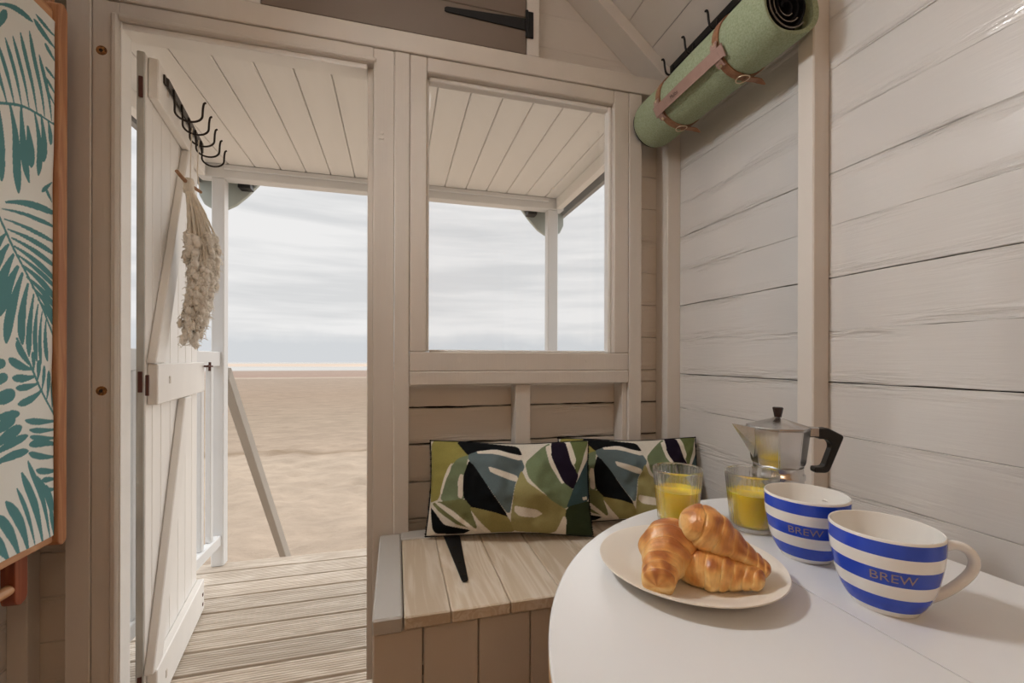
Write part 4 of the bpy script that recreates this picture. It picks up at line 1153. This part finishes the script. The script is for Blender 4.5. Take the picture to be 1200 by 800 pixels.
    for r_ in ([(.76, 1.75), (.85, 1.62), (.95, 1.55), (1.03, 1.53)], [(.76, 1.28), (.86, 1.20), (.95, 1.10), (1.02, .98)], [(.77, .86), (.87, .82), (.97, .74), (1.04, .63)]):
        frond(r_, .026, [(1, .9, .14, .0085), (-1, .9, .14, .0085)])
    col = np.empty(U.shape + (4,)); col[...] = lin(240, 241, 236); col[mask] = lin(96, 148, 152)
    sagx = -.7955 + .004 * np.sin((Vv - z0) / (z1 - z0) * PI) * -1 + .0015 * smooth_noise(nv + 1, nu + 1, 60, RNG)
    ii = np.arange((nu + 1) * (nv + 1)).reshape(nv + 1, nu + 1)
    Fq = np.stack([ii[:-1, :-1], ii[:-1, 1:], ii[1:, 1:], ii[1:, :-1]], -1).reshape(-1, 4)
    cv = from_data('canvas', np.stack([sagx + .003, U, Vv], -1).reshape(-1, 3), Fq, 'palm', t, True)
    set_cols(cv, col.reshape(-1, 4))
    cv.modifiers.new('thickness', 'SOLIDIFY').thickness = .0015
    return t


deckchair()


# ---- coat hooks on the door and the macrame hanging from one of them
def j_hook(depth=.075, drop=.07, rise=.055):
    """stem down, round bottom, rising tip with a small curl; local: x out from the backing, z up"""
    pts = [(.002, 0, 0), (.004, 0, -drop * .55)]
    n = 10; r = depth / 2
    for i in range(n + 1):
        a = PI + PI * i / n; pts.append((.004 + r + r * math.cos(a), 0, -drop + r * .55 + r * .75 * math.sin(a)))
    pts += [(.004 + depth + .001, 0, -drop + rise * .7), (.004 + depth + .004, 0, -drop + rise), (.004 + depth + .010, 0, -drop + rise + .003)]
    return pts


ct, st_ = math.cos(DA), math.sin(DA)
def door_pt(s, out, z):   # point in front of the door face; out > 0 towards the opening
    return Vector((-.70 + s * ct + out * st_, 1.462 + s * st_ - out * ct, z))


hk = empty('coat_hook_rail', door_pt(.36, .026, 1.82), label='dark iron rail with five hooks on the open door', cat='coat hooks')
P4 = [door_pt(.13, .0275, 1.848), door_pt(.63, .0275, 1.848)]
bmv = []
for s_, o_ in ((.085, .0268), (.10, .0268), (.108, .0315), (.555, .0315), (.563, .0268), (.58, .0268)): bmv.append((s_, o_))
V = []; F = []
for s_, o_ in bmv:
    for dz in (-.0135, .0135):
        V.append(door_pt(s_, o_, 1.85 + dz)); V.append(door_pt(s_, o_ + .004, 1.85 + dz))
for i in range(len(bmv) - 1):
    a = 4 * i; b = a + 4
    F += [(a, a + 1, b + 1, b), (a + 2, b + 2, b + 3, a + 3), (a, b, b + 2, a + 2), (a + 1, a + 3, b + 3, b + 1)]
F += [(0, 2, 3, 1), (4 * (len(bmv) - 1), 4 * (len(bmv) - 1) + 1, 4 * (len(bmv) - 1) + 3, 4 * (len(bmv) - 1) + 2)]
from_data('bar', V, F, 'iron_brown', hk)
HOOK_S = [.150, .240, .330, .420, .510]
for s_ in HOOK_S:
    tube('hook', smooth_closed([door_pt(s_, .035 + p[0], 1.855 + p[2]) for p in j_hook(.074, .085, .060)], 2), .0032, 'iron_brown', hk, 8)

mc = empty('macrame_hanging', door_pt(.24, .06, 1.05), label='natural cotton macrame tassel hanging on a stick from the door hooks', cat='wall hanging')
base = door_pt(.225, .060, 1.585)
along = Vector((ct, st_, 0)); outv = Vector((st_, -ct, 0))
s0 = base - along * .05 + Vector((0, 0, .022)) - outv * .022; s1 = base + along * .05 + Vector((0, 0, -.006)) + outv * .024
tube('stick', [s0, base * .5 + s0 * .5 + Vector((0, 0, -.002)), base, s1], [.0055, .006, .0065, .005], 'driftwood', mc, 8)
tube('hanging_cord', [s0.lerp(s1, .55), door_pt(.235, .063, 1.70), door_pt(.240, .066, 1.783)], .0016, 'cotton_warm', mc, 6)
tube('hanging_cord', [s0.lerp(s1, .95), door_pt(.31, .066, 1.66), door_pt(.330, .066, 1.783)], .0016, 'cotton_warm', mc, 6)
kn = lathe('knot', [(0, .02), (.013, .018), (.017, .006), (.0145, -.006), (.0165, -.018), (.015, -.03), (0, -.034)], 'cotton_warm', mc, 14, center=tuple(base), angle=80)
cords, fringe = [], []
rr = random.Random(5)
ZT = 1.565


def drift(z):       # the bundle swings out, then back in towards its foot
    f_ = (ZT - z) / .53
    return (.040 * math.sin(PI * min(1, max(0, f_)) ** .9) - .004 * f_) * outv


puffs = []
for i in range(130):
    a = rr.uniform(0, 2 * PI); q_ = math.sqrt(rr.random()); tier = i % 5
    zend = [1.34, 1.27, 1.19, 1.12, 1.07][tier] + rr.uniform(-.025, .025)
    w = [.056, .056, .050, .044, .036][tier] * q_
    pts, n = [], 16
    for k_ in range(n + 1):
        f_ = k_ / n; z = ZT + (zend - ZT) * f_
        spread = .010 + (w - .010) * min(1, f_ * 1.25) ** .9; wob = .003 * f_
        p = base + drift(z) + along * (spread * math.cos(a) + rr.uniform(-wob, wob)) + outv * (spread * .8 * math.sin(a) + rr.uniform(-wob, wob))
        p.z = z; pts.append(p)
    cords.append((pts, [.0034] * (n - 3) + [.0033, .003, .0028, .0018]))
    for m_ in range(5):
        puffs.append((pts[-1 - m_] + Vector((rr.uniform(-.004, .004), rr.uniform(-.004, .004), 0)), rr.uniform(.006, .0105)))
    for m_ in range(22):
        st0 = pts[-1 - (m_ % 6)] + Vector((rr.uniform(-.005, .005), rr.uniform(-.005, .005), rr.uniform(-.01, .012)))
        dirv = Vector((rr.uniform(-1, 1), rr.uniform(-1, 1), rr.uniform(-1.3, .1))).normalized()
        ln = rr.uniform(.014, .034); p = [st0]
        for j in range(4):
            dirv = (dirv + Vector((rr.uniform(-1.2, 1.2), rr.uniform(-1.2, 1.2), rr.uniform(-1.0, .6)))).normalized(); p.append(p[-1] + dirv * ln / 4)
        fringe.append((p, [.0013, .0015, .0014, .0011, .0005]))
tag(tubes('cords', cords, 'cotton_warm', mc, 5), kind='stuff')
tag(tubes('fringe', fringe, 'cotton', mc, 4), kind='stuff')
ico = bmesh.new(); bmesh.ops.create_icosphere(ico, subdivisions=2, radius=1.0)
iv = [v.co.copy() for v in ico.verts]; jf = [tuple(v.index for v in f.verts) for f in ico.faces]; ico.free()
V, F = [], []
for c, r in puffs:
    o_ = len(V); sd = rr.uniform(0, 50)
    for v in iv:
        k_ = 1 + .7 * mnoise.noise(v * 2.6 + Vector((sd, 0, 0))) + .5 * mnoise.noise(v * 7 + Vector((0, sd, 0))); V.append(c + Vector((v.x, v.y, v.z * 1.7)) * r * k_)
    F += [tuple(i + o_ for i in f) for f in jf]
tag(from_data('cotton_tufts', V, F, 'cotton', mc, True), kind='stuff')

# door latch and the railing's hook-and-eye
lt = empty('door_latch', door_pt(.62, .03, .96), label='small rusty swivel latch on the edge of the open door', cat='latch')
a, b = door_pt(.618, .0265, .965), door_pt(.618, .045, .965)
tube('pin', [a, b], .004, 'rust', lt, 8)
tube('turn_button', [door_pt(.618, .046, .945), door_pt(.618, .047, .982)], .005, 'rust', lt, 8)
tube('lever', [door_pt(.585, .046, .967), door_pt(.662, .047, .964)], .0038, 'rust', lt, 8)

# ---- blanket roll on the right wall with its leather carrier, and the hook rail above it
BXc, BZc, BR = .878, 1.826, .081
Y0b, Y1b = .800, 1.362
camdir = math.atan2(1 - BZc, -BXc)          # the side that looks into the room
bl = empty('blanket_roll', (BXc, 1.08, BZc - BR), label='rolled sage green blanket in tan leather straps high on the right wall', cat='blanket')
nA, nY = 72, 60; V, F = [], []
for j in range(nY + 1):
    f_ = j / nY; y = Y0b + (Y1b - Y0b) * f_
    ed = 1 - .10 * max(0, (f_ - .955) / .045) ** 2 - .03 * max(0, (.03 - f_) / .03)
    pinch = 1 - .030 * math.exp(-((y - 1.205) / .018) ** 2) - .035 * math.exp(-((y - .950) / .018) ** 2)
    for k_ in range(nA):
        a = 2 * PI * k_ / nA
        r = BR * ed * pinch * (1 + .02 * mnoise.noise((math.cos(a) * 1.5, y * 7, math.sin(a) * 1.5)) + (.05 * max(0, (.12 - f_) / .12) * math.cos(3 * a + 1)))
        V.append((BXc + r * math.cos(a), y, BZc + r * math.sin(a)))
for j in range(nY):
    for k_ in range(nA): F.append((j * nA + k_, j * nA + (k_ + 1) % nA, (j + 1) * nA + (k_ + 1) % nA, (j + 1) * nA + k_))
o_ = len(V); V.append((BXc, Y1b - .004, BZc)); F += [(nY * nA + k_, nY * nA + (k_ + 1) % nA, o_) for k_ in range(nA)]
# turn the near mouth inwards
inn = len(V)
for k_ in range(nA):
    x, y, z = V[k_]; V.append((BXc + (x - BXc) * .86, y + .004, BZc + (z - BZc) * .86))
for k_ in range(nA):
    x, y, z = V[k_]; V.append((BXc + (x - BXc) * .84, y + .03, BZc + (z - BZc) * .84))
for k_ in range(nA):
    k2 = (k_ + 1) % nA; F.append((k_, inn + k_, inn + k2, k2)); F.append((inn + k_, inn + nA + k_, inn + nA + k2, inn + k2))
from_data('felt', V, F, 'felt', bl, True, 60)
# dark lining seen in the open end: a spiral sheet
V, F = [], []; turns = 3.4; ns_ = 130
for i in range(ns_ + 1):
    f_ = i / ns_; a = turns * 2 * PI * f_ + 1.0; r = BR * (.80 - .66 * f_) * (1 + .05 * math.sin(3 * a))
    for yy, dr_ in ((Y0b + .006 + .010 * f_, 0), (Y0b + .006 + .010 * f_, -.0055), (Y0b + .12, -.0055), (Y0b + .12, 0)): V.append((BXc + (r + dr_) * math.cos(a), yy, BZc + (r + dr_) * math.sin(a)))
for i in range(ns_):
    for k_ in range(4): F.append((4 * i + k_, 4 * i + (k_ + 1) % 4, 4 * i + 4 + (k_ + 1) % 4, 4 * i + 4 + k_))
from_data('lining', V, F, 'lining', bl, True, 40)
prism('lining_back', [(BXc + BR * .83 * math.cos(a), BZc + BR * .83 * math.sin(a)) for a in np.linspace(0, 2 * PI, 40)[:-1]], 1, Y0b + .05, Y0b + .055, 'lining', bl)
for q_ in range(3):
    tube('lining_thread', [(BXc + BR * (.68 - .2 * q_) * math.cos(a), Y0b + .0075 + .0035 * q_, BZc + BR * (.68 - .2 * q_) * math.sin(a)) for a in np.linspace(2.6 + q_ * .4, 5.6, 24)], .0016, 'lining_line', bl, 5)
tube('edge_binding', [(BXc + BR * .905 * math.cos(a), Y1b - .002, BZc + BR * .905 * math.sin(a)) for a in np.linspace(PI * .9, PI * 1.75, 30)], .0028, 'lining', bl, 6)


def strap(yc, w=.022):
    n = 60; V, F = [], []
    for i in range(n):
        a = 2 * PI * i / n
        for (dy, r) in ((-w / 2, BR - .001), (-w / 2, BR + .0024), (w / 2, BR + .0024), (w / 2, BR - .001)): V.append((BXc + r * math.cos(a), yc + dy, BZc + r * math.sin(a)))
    for i in range(n):
        j = (i + 1) % n
        for k_ in range(4): F.append((4 * i + k_, 4 * i + (k_ + 1) % 4, 4 * j + (k_ + 1) % 4, 4 * j + k_))
    s_ = from_data('strap', V, F, 'leather', bl, True, 40)
    R3 = lambda a, r, y: Vector((BXc + r * math.cos(a), y, BZc + r * math.sin(a)))
    ac = camdir - math.radians(16)
    # keeper loop the handle passes through, with two rivets
    pts = [R3(ac + math.radians(d_), BR + .0045 + .004 * math.cos(math.radians(d_) * 4), yc) for d_ in np.linspace(-21, 21, 9)]
    V, F = [], []
    for i, p in enumerate(pts):
        out = Vector((p.x - BXc, 0, p.z - BZc)).normalized()
        for dy, h_ in ((-.011, 0), (-.011, .003), (.011, .003), (.011, 0)): V.append(p + out * h_ + Vector((0, dy, 0)))
    for i in range(len(pts) - 1):
        for k_ in range(4): F.append((4 * i + k_, 4 * i + (k_ + 1) % 4, 4 * i + 4 + (k_ + 1) % 4, 4 * i + 4 + k_))
    F += [(0, 1, 2, 3), tuple(4 * (len(pts) - 1) + k_ for k_ in (3, 2, 1, 0))]
    kp = from_data('keeper', V, F, 'leather_pink', s_, True, 40)
    for d_ in (-18, 18):
        p = R3(ac + math.radians(d_), BR + .0055, yc); out = Vector((p.x - BXc, 0, p.z - BZc)).normalized()
        tube('rivet', [p, p + out * .0045], .0042, 'brass', s_, 10)
    # buckle on the underside and the loose tail beyond it
    ab = camdir + math.radians(50)
    bk = []
    for i in range(20):
        th = 2 * PI * i / 20; bk.append(R3(ab + .19 * math.cos(th), BR + .006, yc + .017 * math.sin(th)))
    tube('buckle', bk, .0016, 'brass', s_, 6, closed=True)
    tl = [R3(ab + .05, BR + .004, yc), R3(ab + .3, BR + .006, yc), R3(ab + .5, BR + .016, yc - .002), R3(ab + .60, BR + .034, yc - .006)]
    tube('strap_tail', smooth_closed(tl, 4), [.0085 * (1 - .35 * (i / 12) ** 3) for i in range(13)], 'leather', s_, 8, flat=(.18, 1) if False else None) if False else None
    V, F = [], []
    sm = smooth_closed(tl, 5)
    for i, p in enumerate(sm):
        ww = .009 * (1 if i < len(sm) - 4 else (len(sm) - i) / 5); out = Vector((p.x - BXc, 0, p.z - BZc)).normalized()
        for dy, h_ in ((-ww, 0), (-ww, .0025), (ww, .0025), (ww, 0)): V.append(p + out * h_ + Vector((0, dy, 0)))
    for i in range(len(sm) - 1):
        for k_ in range(4): F.append((4 * i + k_, 4 * i + (k_ + 1) % 4, 4 * i + 4 + (k_ + 1) % 4, 4 * i + 4 + k_))
    from_data('strap_tail', V, F, 'leather', s_, True, 40)


strap(1.205); strap(.950)
ac = camdir - math.radians(16)
pts = smooth_closed([(1.225, .006), (1.205, .0105), (1.17, .012), (1.08, .014), (.985, .012), (.950, .0105), (.925, .006)], 6)
V, F = [], []
for p in pts:
    y, hh = p.x, p.y
    wdt = .0125 if .93 < y < 1.22 else .015
    for da, h_ in ((-wdt, 0), (-wdt, .003), (wdt, .003), (wdt, 0)):
        r = BR + hh + h_; a = ac + da / BR; V.append((BXc + r * math.cos(a), y, BZc + r * math.sin(a)))
for i in range(len(pts) - 1):
    for k_ in range(4): F.append((4 * i + k_, 4 * i + (k_ + 1) % 4, 4 * i + 4 + (k_ + 1) % 4, 4 * i + 4 + k_))
F += [(0, 1, 2, 3), tuple(4 * (len(pts) - 1) + k_ for k_ in (3, 2, 1, 0))]
hd = from_data('carry_handle', V, F, 'leather_pink', bl, True, 40)
v, f_ = text_verts('Malibu', .013)
out = []
for (x, yv, _) in v:
    a = ac - (yv + .15 * x * 0) / BR; r = BR + .0172 + .0004; out.append((BXc + r * math.cos(a), 1.115 - x, BZc + r * math.sin(a)))
from_data('lettering', out, f_, 'leather_edge', hd)

hr = empty('wall_hook_rail', (.975, 1.1, 2.03), label='black iron hook rail above the rolled blanket on the right wall', cat='coat hooks')
box('bar', .956, .964, .36, 1.372, 2.034, 2.062, 'iron', hr, .002)
for i in range(9):
    y = 1.352 - i * .112
    pts = [(.9555, y, 2.05), (.953, y, 2.03), (.947, y, 2.018), (.937, y, 2.014), (.927, y, 2.020), (.922, y, 2.038), (.9195, y, 2.058), (.915, y, 2.065), (.910, y, 2.062)]
    tube('hook', smooth_closed(pts, 3), .0034, 'iron', hr, 8)

# ---- unseen fill lamps added to light the room: a hooded one high on the left wall turned to the right, and two paper lanterns
def hooded_fill_lamp(base, aim, label):  # added out of view, standing in for window light from the left
    base = Vector(base); d = (Vector(aim) - base).normalized()
    lp = empty('hooded_fill_lamp', base, label=label, cat='lamp')
    if 'fill_bulb' not in M:
        m, n, l, b = new_mat('fill_bulb')
        b.inputs['Emission Color'].default_value = (.97, .985, 1.0, 1); b.inputs['Emission Strength'].default_value = FILL_LAMP_POWER
        M['fill_bulb'] = m
        M['enamel'] = mat('white_enamel', (.8, .79, .77, 1), .35)
    q = d.to_track_quat('Z', 'Y').to_matrix().to_4x4(); q.translation = base
    def place(o): o.matrix_parent_inverse = Matrix.Translation(base).inverted() @ q; return o
    place(lathe('hood', [(.02, -.06), (.06, -.055), (.115, -.03), (.135, .05), (.150, .17), (.153, .17), (.138, .05), (.118, -.033), (.062, -.058), (.02, -.064)], 'enamel', lp, 40, angle=60))
    place(lathe('bulb', [(0, .03), (.06, .024), (.10, .01), (.11, -.004), (.09, -.018), (0, -.035)], 'fill_bulb', lp, 32, angle=80))
    tube('bracket', [base - d * .045, base - d * .10 + Vector((0, 0, -.005)), Vector((XL + .001, base.y, base.z + .01))], .008, 'enamel', lp, 8)


hooded_fill_lamp((-.66, .98, 2.04), (1.0, .28, .75), 'unseen hooded fill lamp added high on the left wall above the deckchair')


def fill_lantern(y, zc, power, colour, label):  # glowing globe added out of view to fill the room
    lp = empty('paper_fill_lantern', (.0, y, zc - .17), label=label, cat='lamp', group='added fill lanterns under the ridge')
    m, n, l, b = new_mat('fill_paper')
    b.inputs['Base Color'].default_value = (.9, .86, .8, 1)
    b.inputs['Emission Color'].default_value = colour; b.inputs['Emission Strength'].default_value = power
    prof = [(.035, .17)] + [(.17 * math.sin(a), .17 * math.cos(a)) for a in np.linspace(.22, PI - .12, 24)]
    lathe('paper_globe', prof, m, lp, 40, center=(.0, y, zc), angle=80)
    tube('flex', [(.0, y, zc + .18), (.0, y, 2.84)], .003, 'iron', lp, 6)


fill_lantern(.62, 2.32, FILL_LANTERN_POWER[0], (1.0, .975, .94, 1), 'unseen paper globe added as fill light under the ridge nearer the door')
fill_lantern(-.80, 1.72, FILL_LANTERN_POWER[1], (1.0, .78, .53, 1), 'unseen paper globe added as warm fill light at the back of the hut')
